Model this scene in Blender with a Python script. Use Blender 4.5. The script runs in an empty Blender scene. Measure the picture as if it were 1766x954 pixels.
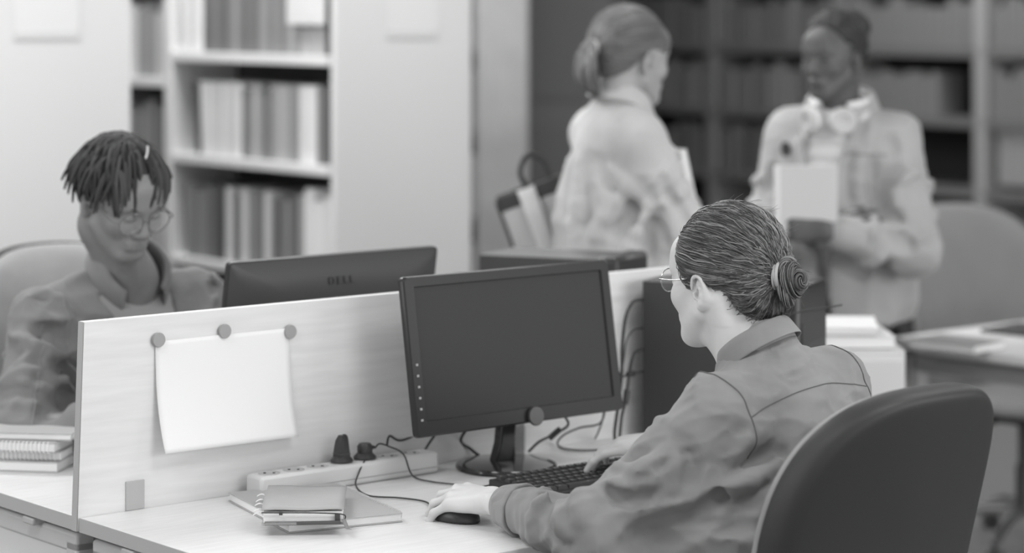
import bpy, math, random
import numpy as np
from mathutils import Vector, Matrix
from mathutils.bvhtree import BVHTree

random.seed(7)
PI = math.pi
COL = bpy.context.scene.collection
sc = bpy.context.scene

# ------------------------------------------------------------------ camera, light, exposure
CAMH = 1.65
cam_d = bpy.data.cameras.new('camera'); cam = bpy.data.objects.new('camera', cam_d); COL.objects.link(cam)
cam.location = (0, 0, CAMH); cam.rotation_euler = (PI/2, 0, 0)
cam_d.sensor_width = 36; cam_d.lens = 36*4300/1766; cam_d.shift_y = -477/1766
cam_d.clip_end = 60
cam_d.dof.use_dof = True; cam_d.dof.focus_distance = 4.33; cam_d.dof.aperture_fstop = 2.05
sc.camera = cam
w = bpy.data.worlds.new('world'); sc.world = w; w.use_nodes = True
w.node_tree.nodes['Background'].inputs[0].default_value = (1, 1, 1, 1)
w.node_tree.nodes['Background'].inputs[1].default_value = 1.0
sc.view_settings.view_transform = 'Standard'; sc.view_settings.look = 'None'
sc.view_settings.gamma = 1; sc.view_settings.use_curve_mapping = False
sc.view_settings.exposure = 0.50
sc.cycles.max_bounces = 8; sc.cycles.use_denoising = True

def area(name, loc, target, sx, sy, power):
    d = bpy.data.lights.new(name, 'AREA'); d.shape = 'RECTANGLE'; d.size = sx; d.size_y = sy; d.energy = power
    o = bpy.data.objects.new(name, d); COL.objects.link(o); o.location = loc
    o.rotation_euler = (Vector(target)-Vector(loc)).to_track_quat('-Z', 'Y').to_euler()
    return o
CEIL = 2.85
area('window_daylight', (4.6, 1.6, 1.9), (0.0, 5.2, 0.9), 4.6, 2.2, 80)
area('added_left_fill', (-4.6, 3.4, 1.7), (-.6, 8.0, 1.1), 2.6, 1.8, 60)  # unseen fill added from the left to brighten the shelf books
for i, (x, y, p) in enumerate([(-1.4, 3.2, 14), (1.0, 3.2, 14), (-1.6, 5.8, 22), (1.6, 5.0, 9), (-1.12, 7.72, 33), (3.2, 8.8, 18), (-.2, 9.2, 26), (1.6, 11.2, 18), (.1, 6.9, 10)]):  # aisle lamp and last lamp added to brighten books and centre end panel
    area('ceiling_and_fill_light', (x, y, CEIL-.06), (x, y, 0), 1.15, .55, p)

# ------------------------------------------------------------------ geometry of the room: desk axes
F0 = 4300.0
def at(px, py, Y):
    return Vector(((px-883)/F0*Y, Y, CAMH-py/F0*Y))
AX = math.radians(39.5)
D1 = Vector((math.cos(AX), math.sin(AX), 0)); D2 = Vector((math.sin(AX), -math.cos(AX), 0))
P0 = Vector((-.76, 4.38, 0))
DZ = .74
def SD(s, d, z=DZ):
    p = P0 + D1*s + D2*d; return Vector((p.x, p.y, z))
def clean(v): return tuple(float(a) for a in v)

# ------------------------------------------------------------------ materials
def lin(c):
    c = c/255.0
    return c/12.92 if c <= .04045 else ((c+.055)/1.055)**2.4
MATS = {}
def mat(name, g, rough=.6, spec=.4, noise=0, nscale=20, stretch=(1, 1, 1), bump=0, bscale=300, metal=0, vcol=False, sheen=0, coat=0, alpha=None, emit=0, rot=0, bdist=.002):
    if name in MATS: return MATS[name]
    m = bpy.data.materials.new(name); MATS[name] = m; m.use_nodes = True
    nt = m.node_tree; b = nt.nodes['Principled BSDF']; L = nt.links
    v = lin(g)
    b.inputs['Base Color'].default_value = (v, v, v, 1)
    b.inputs['Roughness'].default_value = rough
    b.inputs['Specular IOR Level'].default_value = spec
    b.inputs['Metallic'].default_value = metal
    if sheen: b.inputs['Sheen Weight'].default_value = sheen
    if coat: b.inputs['Coat Weight'].default_value = coat; b.inputs['Coat Roughness'].default_value = .05
    if emit:
        b.inputs['Emission Color'].default_value = (1, 1, 1, 1); b.inputs['Emission Strength'].default_value = emit
    src = None
    if noise or bump:
        tc = nt.nodes.new('ShaderNodeTexCoord'); mp = nt.nodes.new('ShaderNodeMapping')
        mp.inputs['Scale'].default_value = stretch; mp.inputs['Rotation'].default_value = (0, 0, rot)
        L.new(tc.outputs['Object'], mp.inputs['Vector'])
    if noise:
        n = nt.nodes.new('ShaderNodeTexNoise'); n.inputs['Scale'].default_value = nscale; n.inputs['Detail'].default_value = 6
        L.new(mp.outputs[0], n.inputs['Vector'])
        r = nt.nodes.new('ShaderNodeMapRange'); r.inputs[1].default_value = .3; r.inputs[2].default_value = .7
        r.inputs[3].default_value = lin(max(g-noise, 5)); r.inputs[4].default_value = lin(min(g+noise, 254))
        L.new(n.outputs['Fac'], r.inputs[0]); L.new(r.outputs[0], b.inputs['Base Color']); src = r.outputs[0]
    if vcol:
        a = nt.nodes.new('ShaderNodeAttribute'); a.attribute_name = 'tone'
        L.new(a.outputs['Color'], b.inputs['Base Color'])
    if bump:
        n2 = nt.nodes.new('ShaderNodeTexNoise'); n2.inputs['Scale'].default_value = bscale; n2.inputs['Detail'].default_value = 3
        L.new(mp.outputs[0], n2.inputs['Vector'])
        bp = nt.nodes.new('ShaderNodeBump'); bp.inputs['Strength'].default_value = bump; bp.inputs['Distance'].default_value = bdist
        L.new(n2.outputs['Fac'], bp.inputs['Height']); L.new(bp.outputs[0], b.inputs['Normal'])
    if alpha is not None:
        b.inputs['Alpha'].default_value = alpha
    return m
def glass(name, rough=.02, tint=.95, alpha=.22):
    if name in MATS: return MATS[name]
    m = mat(name, 235, rough, .8, alpha=alpha); return m
def weave(name, g, noise, rough=.85, scale=900):
    """fabric: fine thread bump + slubs"""
    if name in MATS: return MATS[name]
    m = mat(name, g, rough, .15, noise=noise, nscale=9, bump=.35, bscale=scale, sheen=.15, bdist=.0012)
    return m
wood = mat('light_oak', 226, .38, .35, noise=5, nscale=9, stretch=(1.2, 14, 14), bump=.03, bscale=60)
wood2 = mat('light_oak_panel', 222, .45, .35, noise=5, nscale=6, stretch=(1.0, 12, 12), bump=.03, bscale=60)
edge_m = mat('oak_edge_band', 172, .5, .3)
steel = mat('grey_painted_steel', 186, .45, .4)
steel_l = mat('pale_painted_panel', 222, .5, .3)
black = mat('black_plastic', 60, .38, .4)
blackg = mat('black_gloss_plastic', 50, .12, .5, coat=.5)
screen_m = mat('dark_matte_screen', 52, .35, .18)
tower_m = mat('black_steel_case', 66, .42, .35)
white_m = mat('white_laminate', 213, .55, .3)
paper = mat('white_paper', 238, .8, .1)
cable_m = mat('black_cable', 62, .5, .3)

# ------------------------------------------------------------------ mesh builder
class MB:
    def __init__(s): s.v = []; s.f = []; s.tone = []; s.uses = False
    def add(s, v, f, tone=None):
        o = len(s.v); s.v += [tuple(float(c) for c in p) for p in v]; s.f += [tuple(i+o for i in q) for q in f]
        s.tone += [tone if tone is not None else .2]*len(v)
        if tone is not None: s.uses = True
        return s
    def box(s, c, size, rz=0, R=None):
        x, y, z = [a/2 for a in size]; c = Vector(c)
        M = R if R is not None else Matrix.Rotation(rz, 3, 'Z')
        v = [c + M @ Vector((a*x, b*y, d*z)) for d in (-1, 1) for a, b in ((-1, -1), (1, -1), (1, 1), (-1, 1))]
        return s.add(v, [(3, 2, 1, 0), (4, 5, 6, 7), (0, 1, 5, 4), (1, 2, 6, 5), (2, 3, 7, 6), (3, 0, 4, 7)])
    def tube(s, pts, r, n=8, cap=True, smooth=0, tone=None):
        pts = [Vector(p) for p in pts]
        if smooth: pts = catmull(pts, smooth)
        N = len(pts); rs = r if isinstance(r, (list, tuple)) else None
        T = [(pts[min(i+1, N-1)]-pts[max(i-1, 0)]).normalized() for i in range(N)]
        u = T[0].orthogonal().normalized(); v = []; f = []
        for i in range(N):
            u = (u - T[i]*u.dot(T[i]))
            if u.length < 1e-6: u = T[i].orthogonal()
            u.normalize(); w_ = T[i].cross(u)
            if rs: t = i/(N-1)*(len(rs)-1); k = min(int(t), len(rs)-2); rad = rs[k]+(rs[k+1]-rs[k])*(t-k)
            else: rad = r
            for j in range(n):
                a = 2*PI*j/n; v.append(pts[i]+u*math.cos(a)*rad+w_*math.sin(a)*rad)
        for i in range(N-1):
            for j in range(n):
                k = (j+1) % n; f.append((i*n+j, i*n+k, (i+1)*n+k, (i+1)*n+j))
        if cap: f.append(tuple(range(n-1, -1, -1))); f.append(tuple((N-1)*n+j for j in range(n)))
        return s.add(v, f, tone)
    def lathe(s, prof, c=(0, 0, 0), n=32, R=None, sx=1, sy=1):
        c = Vector(c); v = []; f = []; M = R or Matrix.Identity(3)
        for r, z in prof:
            for j in range(n):
                a = 2*PI*j/n; v.append(c + M @ Vector((r*math.cos(a)*sx, r*math.sin(a)*sy, z)))
        for i in range(len(prof)-1):
            for j in range(n):
                k = (j+1) % n; f.append((i*n+j, i*n+k, (i+1)*n+k, (i+1)*n+j))
        f.append(tuple(range(n-1, -1, -1))); f.append(tuple((len(prof)-1)*n+j for j in range(n)))
        return s.add(v, f)
    def grid(s, fn, nu, nv, closed_u=False):
        v = [fn(i/(nu if closed_u else nu-1), j/(nv-1)) for j in range(nv) for i in range(nu)]; f = []
        for j in range(nv-1):
            for i in range(nu if closed_u else nu-1):
                k = (i+1) % nu; f.append((j*nu+i, j*nu+k, (j+1)*nu+k, (j+1)*nu+i))
        return s.add(v, f)
    def loops(s, loops, cap0=True, cap1=True):
        n = len(loops[0]); v = [p for l in loops for p in l]; f = []
        for i in range(len(loops)-1):
            for j in range(n):
                k = (j+1) % n; f.append((i*n+j, i*n+k, (i+1)*n+k, (i+1)*n+j))
        if cap0: f.append(tuple(range(n-1, -1, -1)))
        if cap1: f.append(tuple((len(loops)-1)*n+j for j in range(n)))
        return s.add(v, f)
    def build(s, name, m, parent=None, loc=(0, 0, 0), rz=0, bevel=0, smooth=False, sub=0, solid=0):
        me = bpy.data.meshes.new(name); me.from_pydata(s.v, [], s.f); me.update()
        if s.uses:
            a = me.color_attributes.new('tone', 'FLOAT_COLOR', 'POINT')
            a.data.foreach_set('color', np.repeat(np.array(s.tone, dtype=np.float32), 4).reshape(-1))
        o = bpy.data.objects.new(name, me); COL.objects.link(o); me.materials.append(m)
        o.location = loc; o.rotation_euler = (0, 0, rz)
        if parent is not None: o.parent = parent
        if smooth:
            me.shade_smooth()
            if not sub:
                try: me.set_sharp_from_angle(angle=math.radians(40))
                except Exception: pass
        if solid:
            q = o.modifiers.new('s', 'SOLIDIFY'); q.thickness = solid; q.offset = 0
        if bevel:
            q = o.modifiers.new('b', 'BEVEL'); q.width = bevel; q.segments = 2; q.limit_method = 'ANGLE'; q.angle_limit = math.radians(40)
            me.shade_smooth()
            try: me.set_sharp_from_angle(angle=math.radians(60))
            except Exception: pass
        if sub:
            q = o.modifiers.new('u', 'SUBSURF'); q.levels = sub; q.render_levels = sub; me.shade_smooth()
        return o
def catmull(P, n):
    out = []
    for i in range(len(P)-1):
        a = P[max(i-1, 0)]; b = P[i]; c = P[i+1]; d = P[min(i+2, len(P)-1)]
        for k in range(n):
            t = k/n
            out.append(.5*((2*b)+(c-a)*t+(2*a-5*b+4*c-d)*t*t+(3*b-a-3*c+d)*t**3))
    out.append(P[-1]); return out
def tag(o, label=None, cat=None, group=None, kind=None):
    if label: o['label'] = label
    if cat: o['category'] = cat
    if group: o['group'] = group
    if kind: o['kind'] = kind
    return o
def thing(name, label, cat, loc=(0, 0, 0), rz=0, group=None):
    o = bpy.data.objects.new(name, None); COL.objects.link(o); o.empty_display_size = .05
    o.location = loc; o.rotation_euler = (0, 0, rz); return tag(o, label, cat, group)
def dup(root, loc, rz, label, group=None):
    r = root.copy(); COL.objects.link(r); r.location = loc; r.rotation_euler = (0, 0, rz); r['label'] = label
    if group: r['group'] = group
    for ch in [c for c in bpy.data.objects if c.parent == root]:
        c = ch.copy(); COL.objects.link(c); c.parent = r
        for g in [x for x in bpy.data.objects if x.parent == ch]:
            d = g.copy(); COL.objects.link(d); d.parent = c
    return r
def struct(mb, name, m, **k): return tag(mb.build(name, m, **k), kind='structure')
# ------------------------------------------------------------------ the room
floor_m = mat('grey_carpet', 116, .95, .1, noise=6, nscale=60, bump=.3, bscale=500)
wall_m = mat('white_wall_paint', 205, .7, .2)
dark_wall = mat('dark_grey_wall', 62, .7, .2)
struct(MB().box((0, 6, -.03), (12, 19, .06)), 'floor', floor_m)
struct(MB().box((0, 6, CEIL+.05), (12, 19, .1)), 'ceiling', wall_m)
struct(MB().box((0, 15.05, CEIL/2), (12, .1, CEIL)), 'wall_back', dark_wall)
struct(MB().box((-5.05, 6, CEIL/2), (.1, 19, CEIL)), 'wall_left', wall_m)
struct(MB().box((6.05, 10.5, CEIL/2), (.1, 9, CEIL)), 'wall_right', mat('mid_grey_wall', 120, .7, .2))
# painted column between the stacks and the dark door
pc = at(866, 0, 10.2)
col_m = mat('pale_plaster', 147, .8, .2, noise=9, nscale=4, bump=.2, bscale=40)
struct(MB().box((0, 0, CEIL/2), (.215, .22, CEIL)), 'pillar', col_m, loc=(pc.x, pc.y, 0), bevel=.01)
# dark door leaf in its frame behind
dm = mat('dark_door_paint', 102, .5, .3)
dx = at(950, 0, 12.6)
door = tag(MB().box((0, 0, 1.2), (.62, .05, 2.4)).build('door_1', dm, loc=(dx.x, dx.y, 0), bevel=.004), kind='structure')
for zc, hh in ((.62, .8), (1.62, .95)): MB().box((0, -.03, zc), (.44, .012, hh)).build('door_panel', mat('dark_door_inset', 99, .5, .3), door, bevel=.004)
MB().tube([(.26, -.03, 1.05), (.26, -.075, 1.05), (.16, -.075, 1.05)], .009).build('door_handle', mat('brushed_metal', 150, .3, .5, metal=.8), door, smooth=True)
struct(MB().box((-.35, .0, 1.25), (.07, .09, 2.5)).box((.35, 0, 1.25), (.07, .09, 2.5)).box((0, 0, 2.45), (.77, .09, .07)), 'trim_1', mat('door_frame_paint', 80, .5, .3), loc=(dx.x, dx.y+.02, 0))
for x, y in ((-1.4, 3.2), (1.0, 3.2), (-1.6, 5.8), (1.6, 5.0), (-1.12, 7.72), (3.2, 8.8), (-.2, 9.2), (1.6, 11.2), (.1, 6.9)):  # unseen panels, also for the added aisle lamp and the added last one
    t = thing('ceiling_lamp', 'flat square lamp panel in the unseen ceiling', 'lamp', (x, y, CEIL), 0, 'ceiling lamp panels')
    MB().box((0, 0, -.012), (1.24, .64, .024)).build('frame', white_m, t)
    MB().box((0, 0, -.028), (1.15, .55, .01)).build('diffuser', mat('lamp_diffuser', 240, .6, .2, emit=1.2), t)

# ------------------------------------------------------------------ library stacks
shelf_m = mat('pale_grey_shelf', 220, .55, .3)
book_tones = [70, 84, 98, 112, 130, 150, 172, 196, 214]
BOOST = {70: 76, 84: 106, 98: 126, 112: 146, 130: 166, 150: 186, 172: 208, 196: 218, 214: 228}
def book_mat(g): return mat('book_cover_%s' % {70: 'charcoal', 84: 'slate', 98: 'dark_grey', 112: 'grey', 130: 'mid_grey', 150: 'soft_grey', 172: 'light_grey', 196: 'pale_grey', 214: 'off_white'}[g], BOOST[g], .55, .3)
TN = {70: 'charcoal', 84: 'slate grey', 98: 'dark grey', 112: 'grey', 130: 'mid grey', 150: 'soft grey', 172: 'light grey', 196: 'pale grey', 214: 'off-white'}
BK = {}
def book_mesh(wd, ht, dp):
    """closed hardback: rounded spine towards -y, boards proud of the page block"""
    key = (round(wd, 3), round(ht, 3), round(dp, 3))
    if key in BK: return BK[key]
    b = MB(); n = 6; out = []
    for i in range(n+1):
        a = PI*i/n; out.append((-wd/2*math.cos(a), -math.sin(a)*wd*.22))
    prof = out + [(wd/2, dp), (wd/2-.003, dp), (wd/2-.003, dp-.004), (-wd/2+.003, dp-.004), (-wd/2+.003, dp), (-wd/2, dp)]
    b.loops([[(x, y, 0) for x, y in prof], [(x, y, ht) for x, y in prof]])
    me = bpy.data.meshes.new('book'); me.from_pydata(b.v, [], b.f); me.update(); BK[key] = me
    return me
def put_book(M, x, z, wd, ht, dp, g, label, group, lean=0, y=.03):
    me = book_mesh(round(wd*250)/250, round(ht*50)/50, dp)
    o = bpy.data.objects.new('book', me)
    o.data = me
    COL.objects.link(o)
    if not me.materials: me.materials.append(book_mat(g))
    o.material_slots[0].link = 'OBJECT'; o.material_slots[0].material = book_mat(g)
    o.matrix_world = M @ Matrix.Translation((x, y, z)) @ Matrix.Rotation(lean, 4, 'Y')
    return tag(o, label, 'book', group)
def axisM(org, rz): return Matrix.Translation(org) @ Matrix.Rotation(rz, 4, 'Z')

RZ2 = math.atan2(D2.y, D2.x)
Q0 = Vector((-.553, 7.6, 0))
M2 = axisM(Q0, RZ2)
# near stack: front along -D2, end panel along D1
bc = thing('bookcase', 'white library bookcase of open shelves with a plain white end panel, between two aisles', 'bookcase', Q0, RZ2)
SH = [.10, .455, .80, 1.14, 1.477, 1.815, 2.15]
BW = .935
MB().box((.012, .265, 1.15), (.024, .53, 2.3)).build('end_panel', white_m, bc, bevel=.003)
for k in range(1, 4): MB().box((-BW*k, .13, 1.15), (.045 if k == 1 else .03, .262, 2.3)).build('upright', shelf_m, bc, bevel=.003)
for k in range(3):
    for z in SH: MB().box((-BW*(k+.5), .13, z-.014-(0 if k == 0 else .09)), (BW-.03, .26, .03)).build('shelf', shelf_m, bc, bevel=.002)
MB().box((-BW*1.5, .27, 1.15), (BW*3, .01, 2.3)).build('back_panel', mat('dark_grey_board', 92, .8, .1), bc)  # dark board stands in for the open view through the stack
MB().box((-BW*1.5, .40, 1.15), (BW*3, .24, 2.3)).build('rear_shelf_side', shelf_m, bc)
P_ORD = ['first', 'second', 'third', 'fourth', 'fifth', 'sixth', 'seventh', 'eighth', 'ninth', 'tenth', 'eleventh', 'twelfth', '13th', '14th', '15th', '16th', '17th', '18th', '19th', '20th', '21st', '22nd', '23rd', '24th', '25th', '26th', '27th', '28th', '29th', '30th']
# near bay, left (x=-.9) to right (x=0): list of (width, height, tone, lean)
rowA = [(.035, .25, 196, 0), (.03, .26, 172, 0), (.03, .24, 214, 0), (.02, .27, 84, 0)] + [(.021, .26, g, 0) for g in (84, 98, 84, 84, 98, 112, 98, 84, 98, 84, 112, 112, 98, 112, 98, 112, 130, 112)] + [(.03, .22, 150, 0), (.03, .22, 150, 0), (.035, .24, 150, 0), (.03, .25, 70, 0)]
rowB = [(.02, .235, 70, -.10), (.022, .245, 196, -.06), (.028, .245, 196, -.05), (.028, .24, 172, -.03), (.028, .24, 196, 0), (.03, .24, 172, 0), (.024, .23, 214, 0), (.022, .22, 98, 0), (.022, .22, 112, 0), (.022, .23, 150, 0), (.024, .21, 112, 0), (.024, .22, 98, 0), (.026, .23, 130, 0), (.026, .235, 150, 0), (.026, .24, 130, 0), (.024, .23, 112, 0), (.032, .245, 196, 0), (.034, .25, 214, 0), (.03, .24, 98, 0), (.024, .25, 70, 0)]
rowC = [(.026, .23, 112, 0), (.026, .23, 98, 0), (.024, .22, 112, 0), (.03, .24, 98, 0), (.03, .24, 84, 0), (.026, .26, 70, 0), (.034, .25, 172, 0), (.026, .22, 84, 0), (.03, .24, 196, 0), (.034, .23, 112, 0), (.026, .24, 98, 0), (.032, .25, 172, 0), (.024, .22, 84, 0), (.024, .23, 98, 0), (.024, .22, 112, 0), (.026, .23, 84, 0), (.022, .23, 130, 0), (.035, .26, 214, 0), (.035, .22, 214, 0), (.03, .25, 196, 0)]
rowD = [(.03, .24, random.choice(book_tones[:5]), 0) for _ in range(24)]
names = {'A': 'top visible shelf', 'B': 'middle visible shelf', 'C': 'lowest visible shelf', 'D': 'shelf behind the monitors'}
for row, key, z, x0, tot in ((rowA, 'A', SH[4], -.895, .87), (rowB, 'B', SH[3], -.80, .77), (rowC, 'C', SH[2], -.87, .84), (rowD, 'D', SH[1], -.88, .84)):
    sw = sum(r[0] for r in row); sc_ = tot/sw; x = x0
    for i, (wd, ht, g, lean) in enumerate(row):
        wdd = wd*sc_
        put_book(M2, x+wdd/2, z+.003, wdd*.94, ht, .17, g, '%s book, %s from left on the %s' % (TN[g], P_ORD[i], names[key]), 'books on the %s' % names[key], lean)
        x += wdd
# farther bay behind the left panel
for j, z in enumerate((SH[2]-.09, SH[3]-.09, SH[4]-.09)):
    x = -BW-.04; i = 0
    while x > -BW-.62:
        wd = random.choice((.022, .026, .03)); g = random.choice(((112, 150, 172), (84, 98, 112), (130, 150, 172))[2-j]) if i > 2 else (150, 98, 150)[2-j]
        put_book(M2, x-wd/2, z+.003, wd*.94, random.choice((.22, .24, .26)), .17, g, '%s book, %s left of the white upright, %s row' % (TN[g], P_ORD[i], ('low', 'middle', 'high')[j]), 'books in the far bay'); x -= wd; i += 1
# a white notice hanging in front of the top row
nt_ = thing('notice_sheet', 'blank white notice sheet hanging in front of the top shelf books', 'notice', M2 @ Vector((-.125, -.004, 1.575)), RZ2)
MB().box((0, 0, .12), (.205, .002, .24)).build('sheet', mat('notice_paper', 208, .7, .2), nt_)
MB().box((0, -.002, .236), (.12, .004, .01)).build('clip', shelf_m, nt_)
# end panel of the nearer stack at the left edge, with its own notice
u0 = Q0 + D1*(-1.245)
b2 = thing('bookcase', 'white bookcase end panel nearest the left edge of the picture', 'bookcase', u0, RZ2)
MB().box((.012, .265, 1.15), (.024, .53, 2.3)).build('end_panel', white_m, b2, bevel=.003)
MB().box((-.93, .265, 1.15), (.03, .53, 2.3)).build('upright', shelf_m, b2)
MB().box((-.46, .265, 1.15), (.93, .01, 2.3)).build('back_panel', shelf_m, b2)
for z in SH: MB().box((-.465, .265, z-.014), (.9, .52, .03)).build('shelf', shelf_m, b2)
pt = mat('notice_paper_pale', 218, .7, .2); pt2 = mat('notice_paper_shaded_print', 206, .7, .2)
for px0, px1, py, org, lab in ((16, 128, 68, u0, 'left'), (658, 746, 66, Q0, 'centre')):
    # solve along the end plane
    def along(px):
        a = (px-883)/F0; return (a*(org.y)-org.x)/(D1.x-a*D1.y)
    a0, a1 = along(px0), along(px1); Y = org.y+D1.y*(a0+a1)/2; zb = CAMH-py*Y/F0
    n = thing('notice_sheet', 'pale notice sheet pinned high on the %s white end panel' % lab, 'notice', (0, 0, 0), 0)
    n.location = org + D1*((a0+a1)/2) + D2*.027 + Vector((0, 0, zb)); n.rotation_euler = (0, 0, AX)
    MB().box((0, 0, .13), (a1-a0, .002, .26)).build('sheet', pt, n)
    MB().box((0, -.0016, .012), (a1-a0, .002, .022)).build('lower_band', pt2, n)

# narrow slice of another stack seen between end panel and pillar
M3o = at(815, 0, 11.6); b3 = thing('bookcase', 'shelving just visible in the gap between white end panel and pillar', 'bookcase', (M3o.x, M3o.y, 0), 0)
fs = mat('far_shelf_grey', 118, .6, .3)
for x in (-.85, .1): MB().box((x, .15, 1.15), (.04, .3, 2.3)).build('upright', fs, b3)
for z in (.2, .62, 1.02, 1.4, 1.8, 2.2): MB().box((-.375, .15, z), (.93, .3, .04)).build('shelf', mat('dark_shelf', 80, .6, .3), b3)
MB().box((-.375, .31, 1.15), (.97, .02, 2.3)).build('back_panel', dark_wall, b3)
for z, gs in ((.64, (112, 130)), (1.04, (112, 98)), (1.42, (150, 112)), (.22, (98, 112)), (1.82, (130, 112))):
    for i, x in enumerate((-.05, -.005, .045)):
        put_book(axisM((M3o.x, M3o.y, 0), 0), x, z, .034, .29, .2, gs[i % 2], 'grey book seen in the gap beside the pillar', 'books in the gap beside the pillar')

# far shelving behind the two women
Q4 = Vector((1.034, 13.0, 0)); M4 = axisM(Q4, RZ2)
b4 = thing('bookcase', 'long dark library shelving with grey uprights behind the two standing women', 'bookcase', Q4, RZ2)
fu = mat('far_upright_grey', 128, .6, .3); fsh = mat('far_shelf_edge_grey', 112, .6, .3); fu2 = mat('pale_upright', 158, .6, .3)
SZ = [.12, .44, .764, 1.094, 1.423, 1.76, 2.1]
for k in range(-2, 5): MB().box((k*.9, .16, 1.2), (.055 if k != 2 else .075, .32, 2.4)).build('upright', fu2 if k == 2 else fu, b4)
for k in range(-2, 4):
    for z in SZ: MB().box((k*.9+.45, .16, z-.02), (.85, .32, .045)).build('shelf', fsh, b4)
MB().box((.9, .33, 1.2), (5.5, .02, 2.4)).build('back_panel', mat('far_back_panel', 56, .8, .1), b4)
rnd = random.Random(3)
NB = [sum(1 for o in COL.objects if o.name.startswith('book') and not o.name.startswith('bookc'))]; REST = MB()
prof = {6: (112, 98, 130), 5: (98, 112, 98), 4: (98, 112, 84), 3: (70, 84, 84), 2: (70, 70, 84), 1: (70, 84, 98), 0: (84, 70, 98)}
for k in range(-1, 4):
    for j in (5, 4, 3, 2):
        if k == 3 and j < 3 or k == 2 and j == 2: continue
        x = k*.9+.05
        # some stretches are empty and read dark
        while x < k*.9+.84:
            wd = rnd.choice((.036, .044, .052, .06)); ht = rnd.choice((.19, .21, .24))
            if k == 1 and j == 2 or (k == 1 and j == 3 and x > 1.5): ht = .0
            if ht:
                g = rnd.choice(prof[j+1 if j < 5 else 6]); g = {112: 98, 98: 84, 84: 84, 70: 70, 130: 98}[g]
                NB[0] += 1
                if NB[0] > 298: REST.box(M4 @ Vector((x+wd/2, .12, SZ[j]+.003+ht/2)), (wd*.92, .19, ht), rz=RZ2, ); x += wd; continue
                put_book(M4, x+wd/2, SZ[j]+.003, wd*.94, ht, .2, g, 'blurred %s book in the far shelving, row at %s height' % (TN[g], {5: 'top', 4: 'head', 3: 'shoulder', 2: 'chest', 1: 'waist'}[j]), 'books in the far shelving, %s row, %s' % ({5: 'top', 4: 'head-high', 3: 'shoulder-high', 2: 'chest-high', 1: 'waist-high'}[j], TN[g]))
            x += wd
if REST.v: tag(REST.build('books', book_mat(98)), 'remaining dark blurred books standing in the far shelving', 'books', 'far shelving books', 'stuff')
# a pale box file lying on the right-hand bay
bx = thing('box_file', 'large pale box standing on the shelf right of the pale upright', 'box', M4 @ Vector((2.13, .02, SZ[2]+.006)), RZ2)
MB().box((0, .12, .15), (.5, .22, .26)).build('body', mat('pale_box_card', 150, .7, .2), bx, bevel=.004); MB().box((0, .12, .275), (.51, .23, .025)).build('lid', mat('pale_box_card', 150), bx, bevel=.004)
# ------------------------------------------------------------------ desks and divider
DL = 1.58
def desk(name, lab, d0, d1, right_leg):
    t = thing(name, lab, 'desk', SD(0, 0, 0), AX)
    # local: x = along the divider, y = away from the camera side
    y0, y1 = -d0, -d1
    yc = (y0+y1)/2; dep = abs(y1-y0)
    MB().box((DL/2, yc, DZ-.0125), (DL, dep, .0245)).build('desktop', wood, t, bevel=.0015)
    sg = -1 if d1 > d0 else 1
    # light-faced edge band at the near short side
    MB().box((-.0006, yc, DZ-.0126), (.0012, dep, .0245)).build('edge_band', edge_m, t)
    fr = MB()
    fr.box((.035, yc, .685), (.04, dep-.03, .036)); fr.box((.035, y0+sg*.035, .345), (.04, .04, .69)); fr.box((.035, y1-sg*.035, .345), (.04, .04, .69)); fr.box((.035, yc, .02), (.04, dep-.03, .04))
    fr.build('leg_frame', steel, t, bevel=.006)
    for k in (.24, .76):
        MB().box((.012, y0+(y1-y0)*k, .7055), (.028, .04, .013)).build('clamp', mat('pale_clamp', 176, .4, .4), t, bevel=.003)
    MB().box((DL/2, y0+sg*.03, .675), (DL-.1, .025, .04)).build('beam', steel, t)
    if right_leg: MB().box((DL-.03, yc, .357), (.03, dep-.02, .714)).build('leg_panel', white_m, t, bevel=.002)
    else:
        MB().box((.06, yc, .36), (.01, dep-.1, .6)).build('side_panel', steel_l, t, bevel=.002)
        fr2 = MB().box((DL-.035, yc, .35), (.04, dep-.03, .70)); fr2.build('leg_frame', steel, t)
    return t
dsk = desk('desk', 'light oak desk on the near side of the divider, with monitor and keyboard', .0015, .68, True)
dsk2 = desk('desk', 'light oak desk on the far side of the divider, where the dreadlocked person sits', -.0215, -.70, False)
dv = thing('desk_divider', 'light wood partition board standing between the two desks', 'divider', SD(0, 0, 0), AX)
b = MB(); zt, zb = 1.083, .716; Ld = 1.66
v = [(-.004, .0195, zb), (Ld, .0195, zb), (Ld, .0195, zt), (.010, .0195, zt), (-.004, .0005, zb), (Ld, .0005, zb), (Ld, .0005, zt), (.010, .0005, zt)]
b.add(v, [(3, 2, 1, 0), (4, 5, 6, 7), (0, 1, 5, 4), (1, 2, 6, 5), (2, 3, 7, 6), (3, 0, 4, 7)]).build('board', wood2, dv, bevel=.001)
MB().add([(-.0052, .0195, zb), (.0088, .0195, zt), (.0098, .0195, zt+.0006), (.0098, .0005, zt+.0006), (.0088, .0005, zt), (-.0052, .0005, zb)], [(0, 1, 4, 5)]).build('edge_band', edge_m, dv)
MB().box((.112, -.0012, DZ+.026), (.038, .003, .052)).build('bracket', mat('bracket_grey', 178, .4, .4), dv, bevel=.001)
MB().box((1.0, -.0012, DZ+.026), (.038, .003, .052)).build('bracket', mat('bracket_grey', 178), dv, bevel=.001)

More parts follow.
